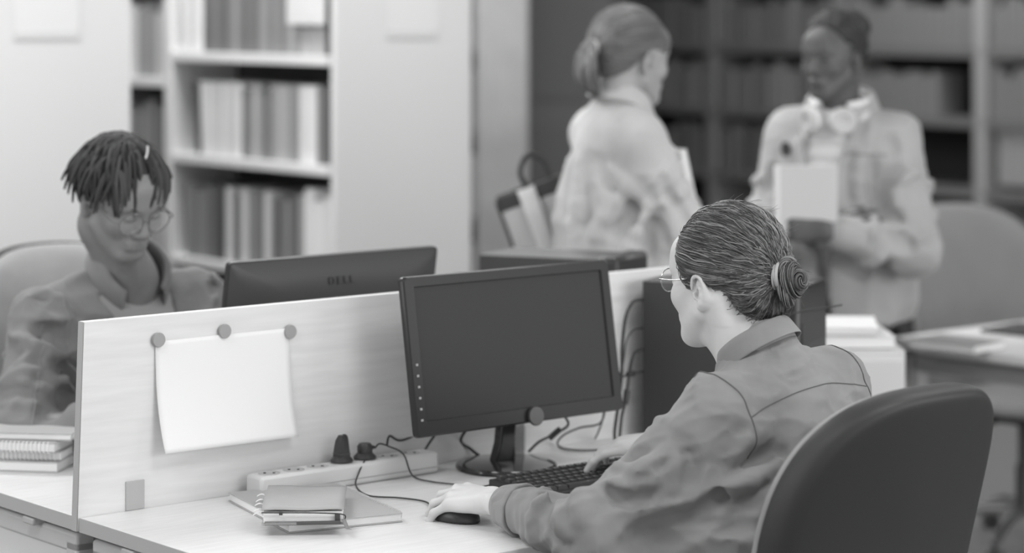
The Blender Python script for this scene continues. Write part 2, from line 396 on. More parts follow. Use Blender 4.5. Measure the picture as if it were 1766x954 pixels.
# ------------------------------------------------------------------ monitors
def monitor(name, label, loc, rz, offx=-.014, badge=None):
    t = thing(name, label, 'monitor', loc, rz)
    W, H = .514, .299; cz = .245; cy = -.049; tl = math.radians(9.2)
    R = Matrix.Rotation(-tl, 3, 'X'); c = Vector((offx, cy, cz))     # local x right, z up; top tilts away (+y)
    def P(x, y, z): return c + R @ Vector((x, y, z))
    def rr(w_, h_, r, y, n=5):
        out = []
        for cx_, cz_, a0 in ((w_/2-r, h_/2-r, 0), (-w_/2+r, h_/2-r, PI/2), (-w_/2+r, -h_/2+r, PI), (w_/2-r, -h_/2+r, 1.5*PI)):
            for i in range(n):
                a = a0+PI/2*i/(n-1); out.append(P(cx_+r*math.cos(a), y, cz_+r*math.sin(a)))
        return out
    iw, ih = W-.046, H-.048
    def inner(y, g=0): return [p+R@Vector((0, 0, .004)) for p in rr(iw-g, ih-g, .002, y)]
    bz = MB(); bz.loops([rr(W-.004, H-.004, .008, .018), rr(W, H, .010, .016), rr(W, H, .010, .004), rr(W-.006, H-.006, .009, 0), inner(-.0005, 0), inner(.004, .003)], cap0=False, cap1=False)
    bz.build('bezel', mat('black_bezel_plastic', 50, .30, .22), t, smooth=True)
    s = MB(); pts = inner(.0035); s.add(pts, [tuple(range(len(pts)))]).build('screen', screen_m, t)
    bk = MB(); bk.loops([rr(W-.004, H-.004, .008, .017), rr(W-.03, H-.03, .02, .026), rr(W-.16, H-.11, .03, .040), rr(W-.26, H-.16, .03, .045)], cap0=False); bk.build('back_shell', black, t, smooth=True)
    if badge:
        cu = bpy.data.curves.new('lettering', 'FONT'); cu.body = badge; cu.size = .0225; cu.extrude = .0006; cu.align_x = 'CENTER'; cu.space_character = 1.4
        tmp = bpy.data.objects.new('tmp', cu); COL.objects.link(tmp); bpy.context.view_layer.update()
        ml = bpy.data.meshes.new_from_object(tmp.evaluated_get(bpy.context.evaluated_depsgraph_get())); bpy.data.objects.remove(tmp)
        lt = bpy.data.objects.new('lettering', ml); COL.objects.link(lt); lt.parent = t
        lt.matrix_local = Matrix.Translation(P(0, .0418, .095)) @ (Matrix.Rotation(-tl+.337, 4, 'X') @ Matrix(((-1, 0, 0, 0), (0, 0, 1, 0), (0, 1, 0, 0), (0, 0, 0, 1))))
        ml.materials.clear(); ml.materials.append(mat('dark_lettering', 30, .4, .4))
    bm_ = mat('pale_button_mark', 170, .4, .3)
    if not badge:
        for k in range(6):
            z = -.005-.0205*k
            MB().box(P(-W/2+.0125, -.0012, z-.01), (.0045, .002, .0042), R=R).build('button_mark', bm_, t)
    # round tab at the bottom edge, neck and foot
    MB().lathe([(.0, -.001), (.0175, -.001), (.0185, .001), (.0185, .004), (.0175, .006), (0, .006)], P(.024, -.004, -.138), 28, R=R @ Matrix.Rotation(PI/2, 3, 'X')).build('round_tab', mat('tab_grey', 72, .3, .5), t, smooth=True)
    nk = MB(); nk.loops([[(a*wd, b_*.012+yy, z) for a, b_ in ((-1, -1), (1, -1), (1.0, 1), (-1.0, 1))] for wd, yy, z in ((.026, .012, .012), (.019, .006, .05), (.018, .0, .10), (.022, -.004, .16), (.03, .0, .24))])
    nk.build('neck', blackg, t, bevel=.004)
    ng = MB(); ng.box((.028, -.004, .057), (.026, .004, .095)); ng.build('clear_neck_plate', mat('smoky_clear_plastic', 120, .08, .6, alpha=.45), t, bevel=.002)
    MB().lathe([(.0, 0), (.094, 0), (.099, .003), (.099, .006), (.096, .010), (.06, .0145), (.0, .016)], (0, 0, .0008), 56).build('foot', blackg, t, smooth=True)
    return t
m1 = monitor('monitor', 'black flat monitor with matte dark screen and round foot, facing the seated man', SD(.875, .116), AX)
mo2 = monitor('monitor', 'black monitor seen from behind, its back with dark lettering rising over the divider', SD(.715, -.225), AX+PI, offx=-.006, badge='DELL')
mo2.location.z = DZ+.008

# ------------------------------------------------------------------ computer cases
def tower(label, loc, rz, h=.334, L=.345, W=.19):
    t = thing('computer_case', label, 'computer case', loc, rz)
    # local x: back to front, side panel at y=0 towards the camera
    MB().box((L/2-.02, W/2, h/2), (L-.05, W, h-.012)).build('case_shell', tower_m, t, bevel=.002)
    MB().box((L-.028, W/2, h/2), (.055, W+.004, h)).build('front_bezel', mat('black_satin_plastic', 50, .3, .4), t, bevel=.012)
    MB().box((L-.0005, W/2, h-.10), (.004, W*.84, .042)).build('drive_tray', black, t, bevel=.001)
    MB().lathe([(0, 0), (.011, 0), (.011, .004), (0, .004)], (L-.001, W/2, h-.16), 20, R=Matrix.Rotation(PI/2, 3, 'Y')).build('power_button', steel, t, smooth=True)
    for k in (.18, .78):
        MB().box((L*k, W/2, .004), (.05, W*.9, .008)).build('foot', black, t)
    return t
ta = at(1100, 755, 5.18)
tower('black computer case standing on the near desk behind the seated man', (ta.x+.004, ta.y-.015, DZ+.0005), math.atan2(-.41, .91))
tb = at(822, 0, 5.60)
tower('black computer case on the far desk, only its top showing above the monitor', (tb.x, tb.y+.06, DZ+.0005), math.atan2(-.41, .91), h=.338)

# ------------------------------------------------------------------ swivel chairs
def swivel(label, group, pad_g, base_g, rim, loc, rz, wdt=.45, zlow=.60, ztop=1.04, arms=False, tilt=.30):
    """local: seat faces +y, back panel at y=0"""
    t = thing('swivel_chair', label, 'chair', loc, rz, group)
    hgt = ztop-zlow
    def outline(sx, sz, off, n=48):
        out = []
        for i in range(n):
            a = 2*PI*i/n; ca, sa = math.cos(a), math.sin(a)
            e = 2/2.9 if sa > 0 else 2/3.6
            x = math.copysign(abs(ca)**e, ca)*wdt/2; z = math.copysign(abs(sa)**e, sa)*hgt/2
            x *= 1.0+.0*z - (.14*max(0, -z/(hgt/2)))
            x = x*sx; z = z*sz
            yy = off - tilt*z + 1.0*(x*x)*1.0 - .35*z*z
            out.append(Vector((x, yy-.0, zlow+hgt/2+z)))
        return out
    sh = MB(); sh.loops([outline(1.0, 1.0, .012), outline(1.008, 1.008, .002), outline(1.0, 1.0, -.022), outline(.985, .985, -.036), outline(.955, .955, -.045), outline(.93, .93, -.047), outline(.80, .82, -.050), outline(.5, .5, -.052), outline(.2, .2, -.053)], cap0=False)
    sh.build('back_shell', rim, t, smooth=True, sub=1)
    pd = MB(); pd.loops([outline(.99, .99, .010), outline(.998, .998, .018), outline(.97, .97, .038), outline(.8, .8, .052), outline(.4, .4, .056), outline(.15, .15, .056)], cap0=False)
    pd.build('back_cushion', pad_g, t, smooth=True, sub=1)
    def so(s_, z, n=40):
        out = []
        for i in range(n):
            a = 2*PI*i/n; ca, sa = math.cos(a), math.sin(a); e = 2/3.2
            out.append(Vector((math.copysign(abs(ca)**e, ca)*.235*s_, .30+math.copysign(abs(sa)**e, sa)*.225*s_, z)))
        return out
    st = MB(); st.loops([so(.85, .425), so(.98, .432), so(1, .45), so(.98, .472), so(.8, .482), so(.3, .478)]); st.build('seat', pad_g, t, smooth=True, sub=1)
    br = MB(); br.tube([(0, -.045, .72), (0, -.06, .55), (0, -.02, .42), (0, .2, .405)], .02, 10, smooth=5); br.build('back_bar', base_g, t, smooth=True)
    mc = MB(); mc.box((0, .27, .405), (.16, .22, .04)).tube([(.08, .27, .40), (.25, .25, .385)], .008, 8); mc.build('mechanism', black, t, smooth=True)
    MB().lathe([(.026, .10), (.026, .25), (.018, .26), (.018, .40)], (0, .27, 0), 20).build('gas_lift', black, t, smooth=True)
    for k in range(5):
        a = 2*PI*k/5+.4; e = Vector((math.cos(a), math.sin(a), 0)); c = Vector((0, .27, 0))
        lg = MB().tube([c+e*.02+Vector((0, 0, .12)), c+e*.16+Vector((0, 0, .115)), c+e*.30+Vector((0, 0, .075))], [.022, .018, .013], 10, smooth=4).build('star_leg', base_g, t, smooth=True)
        cs = MB()
        for s_ in (-1, 1):
            q = e.cross(Vector((0, 0, 1)))*s_*.014
            cs.lathe([(0, -.008), (.024, -.008), (.027, -.004), (.027, .004), (.024, .008), (0, .008)], c+e*.30+q+Vector((0, 0, .028)), 18, R=Vector(e.cross(Vector((0, 0, 1)))).to_track_quat('Z', 'Y').to_matrix())
        cs.tube([c+e*.30+Vector((0, 0, .03)), c+e*.30+Vector((0, 0, .075))], .007, 8)
        cs.build('castor', black, lg, smooth=True)
    if arms:
        for s_ in (-1, 1):
            MB().tube([(s_*.20, .30, .42), (s_*.29, .30, .45), (s_*.30, .28, .62), (s_*.29, .20, .66), (s_*.29, .42, .66)], .014, 8, smooth=4).build('armrest', base_g, t, smooth=True)
    return t
pad_a = weave('grey_chair_fabric', 150, 8, scale=500); pad_b = weave('far_chair_fabric', 140, 3, scale=500)
shell_m = mat('black_shell_plastic', 54, .5, .35, bump=.12, bscale=900, bdist=.0006)
c1 = SD(.80, 1.175, 0)
swivel('swivel chair with black shell back in the right foreground, the man seated on it', 'office swivel chairs', pad_a, black, shell_m, (c1.x-.01, c1.y, 0), AX, wdt=.46, ztop=1.045, zlow=.5, tilt=.25)
c2 = SD(.665, -1.235, 0)
swivel('swivel chair with light grey fabric back behind the dreadlocked person', 'office swivel chairs', pad_a, black, shell_m, (c2.x, c2.y, 0), AX+PI, wdt=.50, ztop=1.085, zlow=.55, tilt=.22)
chrome = mat('chrome_metal', 190, .18, .5, metal=.9)
c3 = at(1672, 0, 7.45)
swivel('wide swivel chair with mid-grey rounded back and chrome legs at the right table', 'office swivel chairs', pad_b, chrome, black, (c3.x, c3.y+.25, 0), AX+PI, wdt=.66, ztop=1.02, zlow=.42, tilt=.1)

# ------------------------------------------------------------------ table at the right
tr = Vector((1.01, 6.72, 0)); TR = thing('table', 'pale topped work table at the right edge with metal frame', 'table', tr, RZ2)
MB().box((.55, .42, DZ-.0125), (1.1, .84, .025)).build('tabletop', mat('pale_table_top', 216, .4, .35), TR, bevel=.002)
MB().box((.55, .06, .675), (1.0, .04, .04)).box((.55, .78, .675), (1.0, .04, .04)).build('frame_rail', mat('table_rail', 150, .5, .3), TR)
for x in (.06, 1.04):
    for y in (.06, .78): MB().box((x, y, .345), (.04, .04, .69)).build('leg', steel, TR, bevel=.004)
# low cabinet between the man and the standing woman
cb = thing('low_cabinet', 'low pale cabinet behind the seated man, papers lying on it', 'cabinet', (.728, 5.96, 0), 0)
MB().box((0, 0, .4175), (.37, .34, .835)).build('body', mat('cabinet_grey', 206, .5, .3), cb, bevel=.002)
MB().box((0, -.176, .42), (.36, .012, .79)).build('door', mat('cabinet_grey', 206), cb, bevel=.002)
MB().tube([(-.15, -.182, .44), (-.15, -.202, .44), (-.15, -.202, .54), (-.15, -.182, .54)], .005).build('handle', steel, cb)
# ------------------------------------------------------------------ implicit surfaces for bodies and cloth
def _hash(ix, iy, iz, seed):
    h = (ix*374761393 + iy*668265263 + iz*2147483647 + seed*974634777) & 0xffffffff
    h = ((h ^ (h >> 13))*1274126177) & 0xffffffff
    return ((h ^ (h >> 16)) & 0xffff)/65535.0
def vnoise(P, seed=0):
    i = np.floor(P).astype(np.int64); f = P-i; u = f*f*(3-2*f); out = 0
    for dx in (0, 1):
        for dy in (0, 1):
            for dz in (0, 1):
                wgt = (u[:, 0] if dx else 1-u[:, 0])*(u[:, 1] if dy else 1-u[:, 1])*(u[:, 2] if dz else 1-u[:, 2])
                out = out+wgt*_hash(i[:, 0]+dx, i[:, 1]+dy, i[:, 2]+dz, seed)
    return out
A3 = lambda v: np.array([float(a) for a in v])
class Sdf:
    def __init__(s): s.ops = []; s.fr = None; s.warp = []
    def frame(s, O=None, R=None, k=1.0):
        s.fr = None if O is None else (A3(O), np.array([[float(R[i][j]) for j in range(3)] for i in range(3)]), k); return s
    def W(s, p):
        p = A3(p)
        return p if s.fr is None else s.fr[0]+s.fr[1] @ (p*s.fr[2])
    def sc(s): return 1.0 if s.fr is None else s.fr[2]
    def cap(s, a, b, ra, rb=None, k=.02, sub=False):
        q = s.sc(); s.ops.append(('c', s.W(a), s.W(b), ra*q, (ra if rb is None else rb)*q, k*q, sub)); return s
    def poly(s, pts, r, k=.02, sub=False, smooth=0):
        pts = [Vector(p) for p in pts]
        if smooth: pts = catmull(pts, smooth)
        n = len(pts); rs = r if isinstance(r, (list, tuple)) else [r, r]
        def rad(t):
            t = t*(len(rs)-1); i = min(int(t), len(rs)-2); return rs[i]+(rs[i+1]-rs[i])*(t-i)
        for i in range(n-1): s.cap(pts[i], pts[i+1], rad(i/(n-1)), rad((i+1)/(n-1)), k, sub)
        return s
    def ell(s, c, r, R=None, k=.02, sub=False):
        M = np.eye(3) if R is None else np.array([[float(R[i][j]) for j in range(3)] for i in range(3)])
        if s.fr is not None: M = s.fr[1] @ M
        s.ops.append(('e', s.W(c), A3(r)*s.sc(), M, None, k*s.sc(), sub)); return s
    def cut(s, fn, k=.01): s.ops.append(('f', fn, None, None, None, k, True)); return s
    def ev(s, P):
        d = np.full(len(P), 9.0, dtype=np.float64)
        for o in s.ops:
            k = o[5]; sub = o[6]
            if o[0] == 'f':
                e = o[1](P); h = np.maximum(k-np.abs(d-e), 0)/k; d = np.maximum(d, e)+h*h*k/4; continue
            if o[0] == 'c':
                lo = np.minimum(o[1]-o[3], o[2]-o[4])-k-.03; hi = np.maximum(o[1]+o[3], o[2]+o[4])+k+.03
                if max(o[3], o[4]) > .04: m = slice(None)
                else:
                    m = np.nonzero(np.all((P >= lo) & (P <= hi), axis=1))[0]
                    if not len(m): continue
                Q = P[m]; ba = o[2]-o[1]; pa = Q-o[1]
                t = np.clip(pa @ ba/max(ba @ ba, 1e-9), 0, 1)
                e = np.sqrt(((pa-t[:, None]*ba)**2).sum(1))-(o[3]+(o[4]-o[3])*t)
            else:
                c, r, M = o[1], o[2], o[3]
                if max(r) > .05 and not sub: m = slice(None)
                else:
                    q_ = max(r)+k+.03; m = np.nonzero(np.all(np.abs(P-c) <= q_, axis=1))[0]
                    if not len(m): continue
                Q = (P[m]-c) @ M
                k0 = np.sqrt(((Q/r)**2).sum(1)); k1 = np.sqrt(((Q/(r*r))**2).sum(1))
                e = k0*(k0-1)/np.maximum(k1, 1e-9)
            cur = d[m]
            if sub: h = np.maximum(k-np.abs(cur+e), 0)/k; d[m] = np.maximum(cur, -e)+h*h*k/4
            else: h = np.maximum(k-np.abs(cur-e), 0)/k; d[m] = np.minimum(cur, e)-h*h*k/4
        for fn in s.warp: d = d+fn(P)
        return d
    def bounds(s):
        lo = np.full(3, 9.9e9); hi = -lo
        for o in s.ops:
            if o[6]: continue
            if o[0] == 'c': lo = np.minimum(lo, np.minimum(o[1]-o[3], o[2]-o[4])); hi = np.maximum(hi, np.maximum(o[1]+o[3], o[2]+o[4]))
            else: q = max(o[2]); lo = np.minimum(lo, o[1]-q); hi = np.maximum(hi, o[1]+q)
        return lo-.02, hi+.02
    def mesh(s, h, lo=None, hi=None):
        if lo is None: lo, hi = s.bounds()
        lo = A3(lo); hi = A3(hi); C = 4
        n = (np.ceil((hi-lo)/(h*C))).astype(int)+1
        gx = [lo[i]+np.arange(n[i])*h*C for i in range(3)]
        G = np.stack(np.meshgrid(*gx, indexing='ij'), -1).reshape(-1, 3)
        co = s.ev(G).reshape(n)
        near = np.abs(co) < h*C*2.2
        N = (n-1)*C+1
        vals = np.repeat(np.repeat(np.repeat(co, C, 0), C, 1), C, 2)[:N[0], :N[1], :N[2]].astype(np.float32)
        nr = near.copy()
        for ax in range(3):
            a = np.roll(near, 1, ax); nr |= a; near = nr.copy()
        mk = np.repeat(np.repeat(np.repeat(nr, C, 0), C, 1), C, 2)[:N[0], :N[1], :N[2]]
        idx = np.argwhere(mk); Pm = lo+idx*h
        vals[idx[:, 0], idx[:, 1], idx[:, 2]] = s.ev(Pm)
        return surfnet(vals, lo, h)
def surfnet(v, lo, h):
    s = (v < 0); c = np.zeros(tuple(np.array(v.shape)-1), np.uint8)
    sl = lambda o, n: tuple(slice(a, m-1+a) for a, m in zip(o, n))
    cor = [(a, b, d) for a in (0, 1) for b in (0, 1) for d in (0, 1)]
    for o in cor: c += s[sl(o, v.shape)]
    act = (c > 0) & (c < 8); cells = np.argwhere(act)
    idx = np.full(c.shape, -1, np.int64); idx[act] = np.arange(len(cells))
    acc = np.zeros((len(cells), 3)); cnt = np.zeros(len(cells))
    for o in cor:
        for ax in range(3):
            if o[ax]: continue
            o2 = list(o); o2[ax] = 1
            a = v[cells[:, 0]+o[0], cells[:, 1]+o[1], cells[:, 2]+o[2]]; b = v[cells[:, 0]+o2[0], cells[:, 1]+o2[1], cells[:, 2]+o2[2]]
            cr = (a < 0) != (b < 0); t = np.where(cr, a/np.where(a == b, 1, a-b), 0)
            p = np.array(o, float)[None]+t[:, None]*(np.array(o2)-np.array(o))[None]
            acc += np.where(cr[:, None], p, 0); cnt += cr
    verts = (cells+acc/np.maximum(cnt, 1)[:, None])*h+lo
    faces = []
    for ax in range(3):
        b_, c_ = [(1, 2), (2, 0), (0, 1)][ax]
        n = list(v.shape); sA = [slice(None)]*3; sB = [slice(None)]*3
        sA[ax] = slice(0, n[ax]-1); sB[ax] = slice(1, n[ax])
        A = s[tuple(sA)]; B = s[tuple(sB)]; E_ = np.argwhere(A != B)
        E_ = E_[(E_[:, b_] > 0) & (E_[:, c_] > 0) & (E_[:, b_] < n[b_]-1) & (E_[:, c_] < n[c_]-1)]
        def cell(db, dc):
            q = E_.copy(); q[:, b_] -= db; q[:, c_] -= dc; return idx[q[:, 0], q[:, 1], q[:, 2]]
        F = np.stack([cell(1, 1), cell(0, 1), cell(0, 0), cell(1, 0)], 1)
        fl = ~A[E_[:, 0], E_[:, 1], E_[:, 2]]
        F[fl] = F[fl][:, ::-1]; faces.append(F)
    F = np.concatenate(faces); F = F[(F >= 0).all(1)]
    return verts, F
def relax(v, F, it=1, lam=.5):
    e = np.concatenate([F[:, [0, 1]], F[:, [1, 2]], F[:, [2, 3]], F[:, [3, 0]]]); e = np.concatenate([e, e[:, ::-1]])
    for _ in range(it):
        for l in (lam, -lam*1.04):
            acc = np.zeros_like(v); np.add.at(acc, e[:, 0], v[e[:, 1]]); c = np.bincount(e[:, 0], minlength=len(v))
            v = v+l*(acc/np.maximum(c, 1)[:, None]-v)
    return v
def link_mesh(name, verts, faces, m, parent, tone=None, smooth=True, extra=None):
    off = A3(parent.location) if parent is not None else 0
    vv = verts-off; me = bpy.data.meshes.new(name)
    ff = faces.tolist(); 
    if extra is not None:           # extra MB in world coords joined in
        o = len(vv); ev = np.array(extra.v)-off; vv = np.concatenate([vv, ev]); ff = ff+[tuple(i+o for i in q) for q in extra.f]
        if tone is not None: tone = np.concatenate([tone, np.array(extra.tone)])
    me.from_pydata(vv.tolist(), [], ff); me.update(); me.shade_smooth()
    if tone is not None:
        a = me.color_attributes.new('tone', 'FLOAT_COLOR', 'POINT')
        t4 = np.repeat(tone.astype(np.float32), 4); a.data.foreach_set('color', t4)
    o = bpy.data.objects.new(name, me); COL.objects.link(o); me.materials.append(m)
    if parent is not None: o.parent = parent
    return o
def sdf_obj(name, S, h, m, parent, it=1, **k):
    v, F = S.mesh(h); v = relax(v, F, it) if it else v
    return link_mesh(name, v, F, m, parent, **k)
def basis(right, up):
    r = Vector(right).normalized(); u = Vector(up); u = (u-r*u.dot(r)).normalized(); f = u.cross(r)
    return Matrix((r, f, u)).transposed()          # columns right, forward, up
def headM(F, pitch=0, roll=0):
    F = Vector(F).normalized(); r = Vector((F.y, -F.x, 0)).normalized(); M = Matrix((r, Vector((-r.y, r.x, 0)), Vector((0, 0, 1)))).transposed()
    return M @ Matrix.Rotation(pitch, 3, 'X') @ Matrix.Rotation(roll, 3, 'Y')
def xf(H, p): return Vector(H[0])+H[1] @ (Vector(p)*H[2])

def head(S, H, fem=False, nose=1.0, lips=1.0, jaw=1.0, fine=True):
    S.frame(H[0], H[1], H[2])
    S.ell((0, -.020, .038), (.0745, .098, .084), k=.02)
    S.ell((0, .012, -.002), (.066, .074, .075), k=.03)
    S.ell((0, .036, -.050), (.050*jaw, .047, .060), k=.03)
    S.cap((0, .060, -.098), (0, .064, -.100), .0175, k=.025)
    for s in (-1, 1):
        S.cap((s*.056*jaw, .0, -.055), (s*.020, .060, -.098), .015, .014, k=.028)
        S.ell((s*.043, .056, -.028), (.020, .018, .018), k=.024)
        S.cap((s*.010, .084, .018), (s*.042, .070, .018), .009, .008, k=.016)
    S.ell((0, .070, .045), (.045, .018, .03), k=.03)
    for s in (-1, 1):
        S.ell((s*.031, .094, -.001), (.0155, .013, .0105), k=.012, sub=True)
        S.ell((s*.031, .0735, -.001), (.0125, .0125, .0115), k=.004)
        S.cap((s*.020, .0845, .0045), (s*.042, .078, .0035), .0028, .0024, k=.004)
        S.cap((s*.022, .0845, -.0075), (s*.040, .079, -.006), .0018, k=.005)
    S.cap((0, .084, .012), (0, .105*nose+.0*(1-nose), -.032), .0068, .0100, k=.012)
    S.ell((0, .104*nose, -.036), (.0105, .0095, .0085), k=.008)
    for s in (-1, 1):
        S.ell((s*.0125, .093, -.038), (.0078, .0095, .0068), k=.007)
        S.ell((s*.0065, .0975, -.0455), (.0032, .0045, .0028), k=.003, sub=True)
    # mouth
    S.ell((0, .074, -.068), (.026, .017, .016), k=.014)
    S.cap((-.016, .086, -.0625), (.016, .086, -.0625), .0042*lips, k=.008)
    S.cap((0, .0885, -.0620), (0, .0888, -.0630), .0045*lips, k=.008)
    S.cap((-.013, .0855, -.0735), (.013, .0855, -.0735), .0054*lips, k=.008)
    S.cap((-.024, .080, -.0675), (0, .0935, -.0680), .0012, k=.003, sub=True); S.cap((.024, .080, -.0675), (0, .0935, -.0680), .0012, k=.003, sub=True)
    S.ell((0, .084, -.083), (.016, .007, .004), k=.008, sub=True)
    # ears
    for s in (-1, 1):
        E = Matrix.Rotation(s*.10, 3, 'Z') @ Matrix.Rotation(-.12, 3, 'X')
        c = Vector((s*.0735, -.012, -.016)); e = lambda x, y, z: c+E @ Vector((s*x, y, z))
        S.ell(e(.002, -.002, 0), (.0045, .0135, .023), E, k=.006)
        rim = [e(.0075+.0015*math.sin(a), -.0005+.0150*math.cos(a), .003+.0235*math.sin(a)) for a in [math.radians(5+235*i/14) for i in range(15)]]
        S.poly(rim, [.0026, .0036, .0036, .0034, .0030], k=.0025)
        S.poly([e(.006, -.0105, -.014), e(.006, -.004, -.021), e(.006, .002, -.0265)], [.0034, .0055, .0058], k=.004)
        S.cap(e(.005, .0135, -.003), e(.005, .0115, -.010), .0036, k=.004)
        S.poly([e(.007, .002, .014), e(.0085, -.006, .004), e(.008, -.006, -.008), e(.006, .004, -.014)], [.0016, .0024, .0024, .002], k=.003)
        S.ell(e(.009, .0045, -.004), (.0125, .0072, .0092), E, k=.002, sub=True)
        S.ell(e(.004, .0065, -.006), (.009, .0046, .0056), E, k=.001, sub=True)
        S.ell(e(.0085, -.0005, .0195), (.0038, .0075, .0030), E, k=.002, sub=True)
    S.frame()

def hand(S, wrist, fwd, back, thumb, curls, splay=(.10, .03, -.04, -.12), th=(.3, .5, -.2), k=1.0, tcurl=.3):
    """thumb=+1: thumb on the local +x side. curls: four (a,b,c) in degrees"""
    y = Vector(fwd).normalized(); z = Vector(back); z = (z-y*z.dot(y)).normalized(); x = y.cross(z)
    R = Matrix((x, y, z)).transposed(); S.frame(wrist, R, k); T = thumb
    S.cap((T*.010, -.03, 0), (T*.012, .012, 0), .0165, .0155, k=.02); S.cap((-T*.010, -.03, 0), (-T*.012, .012, 0), .0165, .0155, k=.02)
    kx = [.030, .0095, -.0115, -.031]; ky = [.088, .093, .087, .077]; kz = [.0, .003, .001, -.003]
    S.ell((0, .052, -.004), (.037, .046, .0135), k=.018)
    L = [(.041, .025, .020), (.045, .028, .021), (.042, .026, .020), (.033, .020, .018)]
    for i in range(4):
        kp = Vector((T*kx[i], ky[i], kz[i]))
        S.cap((T*kx[i]*.45, .015, 0), kp, .0125, .0098, k=.012)
        a = 0; p = kp; rr = [.0092, .0082, .0073, .0063] if i < 3 else [.0080, .0070, .0062, .0055]
        for j in range(3):
            a += math.radians(curls[i][j]); dirv = Vector((T*splay[i], math.cos(a), -math.sin(a))).normalized()
            q = p+dirv*L[i][j]; S.cap(p, q, rr[j], rr[j+1], k=.0045 if j else .007); p = q
    t0 = Vector((T*.018, .018, -.008)); t1 = t0+Vector((T*th[0], th[1], th[2])).normalized()*.044
    d = Vector((T*th[0]*(1-tcurl), th[1]+tcurl*.5, th[2])).normalized(); t2 = t1+d*.032
    d2 = Vector((T*th[0]*(1-2*tcurl), th[1]+tcurl, th[2]-.1)).normalized(); t3 = t2+d2*.025
    S.cap(t0, t1, .0155, .0115, k=.016); S.cap(t1, t2, .0108, .0092, k=.006); S.cap(t2, t3, .0092, .0070, k=.005)
    S.frame(); return S

def limb_folds(S, a, b, ra, rb, n, rnd, amp=.008, k=.014, span=(0.1, .95), twist=.6):
    """soft ridges of cloth wrapped around a sleeve"""
    a = Vector(a); b = Vector(b); ax = (b-a); L = ax.length; ax.normalize(); u = ax.orthogonal().normalized(); w_ = ax.cross(u)
    for i in range(n):
        t0 = span[0]+(span[1]-span[0])*(i+rnd.random()*.8)/n; a0 = rnd.random()*2*PI; sp = 1.2+rnd.random()*1.8; tw = (rnd.random()-.5)*2*twist
        pts = []
        for j in range(7):
            q = j/6; t = min(max(t0+tw*(q-.5)*.25, 0), 1); an = a0+sp*(q-.5)*1.3; r = ra+(rb-ra)*t
            pts.append(a+ax*(L*t)+(u*math.cos(an)+w_*math.sin(an))*(r-.001))
        S.poly(pts, [.001, amp, amp*.9, .001], k=k)
def crumple(amp, sc_, seed, stretch=(1, 1, 1), R=None):
    M = np.eye(3) if R is None else np.array([[float(R[i][j]) for j in range(3)] for i in range(3)])
    st = np.array(stretch)
    def fn(P):
        Q = (P @ M)*sc_*st; n1 = vnoise(Q+vnoise(Q*.7, seed+5)[:, None]*.8, seed); n2 = vnoise(Q*2.1+7.3, seed+1)
        return amp*((1-np.abs(2*n1-1))**2*-1.0+.5)+amp*.35*(n2-.5)
    return fn
def surface_line(obj, pts, r, name, m, parent, n=5, off=.0008, dens=12):
    """a thin stitched line lying on a cloth surface (world coords)"""
    me = obj.data; o = obj.location+(obj.parent.location if obj.parent else Vector())
    vs = [v.co+(obj.parent.location if obj.parent else Vector()) for v in me.vertices]
    t = BVHTree.FromPolygons(vs, [tuple(p.vertices) for p in me.polygons]); out = []
    for p in catmull([Vector(q) for q in pts], dens):
        loc, nor, _, _ = t.find_nearest(p)
        if loc is not None: out.append(loc+nor*off)
    off_ = parent.location if parent else Vector()
    return MB().tube([q-off_ for q in out], r, n).build(name, m, parent, smooth=True)

def neck_cut(S, c, n, k=.006, rad=.20):
    c = A3(c); n = A3(Vector(n).normalized())
    S.cut(lambda P: np.minimum((P-c) @ n, rad-np.sqrt(((P-c)**2).sum(1))), k)

def surf_pt(S, px, py, y0, y1):
    Y = np.linspace(y0, y1, 160); P = np.stack([(px-883)/F0*Y, Y, CAMH-py/F0*Y], 1); d = S.ev(P); i = np.nonzero(d < 0)[0]
    return None if not len(i) or i[0] == 0 else Vector(P[i[0]].tolist())
def folds(S, y0, y1, strokes):
    """cloth creases (r > 0, pressed in) and ridges (r < 0, raised) drawn across the garment"""
    done = []
    for r, pts in strokes:
        q = [surf_pt(S, a, b, y0, y1) for a, b in pts]; q = [v for v in q if v is not None]
        sh_ = -.5*abs(r) if r > 0 else .45*abs(r)
        q = [v+(v-Vector((0, 0, CAMH))).normalized()*sh_ for v in q]
        if len(q) > 1: done.append((r, catmull(q, 4)))
    for r, q in done:
        if r > 0: S.poly(q, [r*.3, r, r, r*.3], k=.022, sub=True)
        else: S.poly(q, [-r*.2, -r, -r, -r*.2], k=.018)
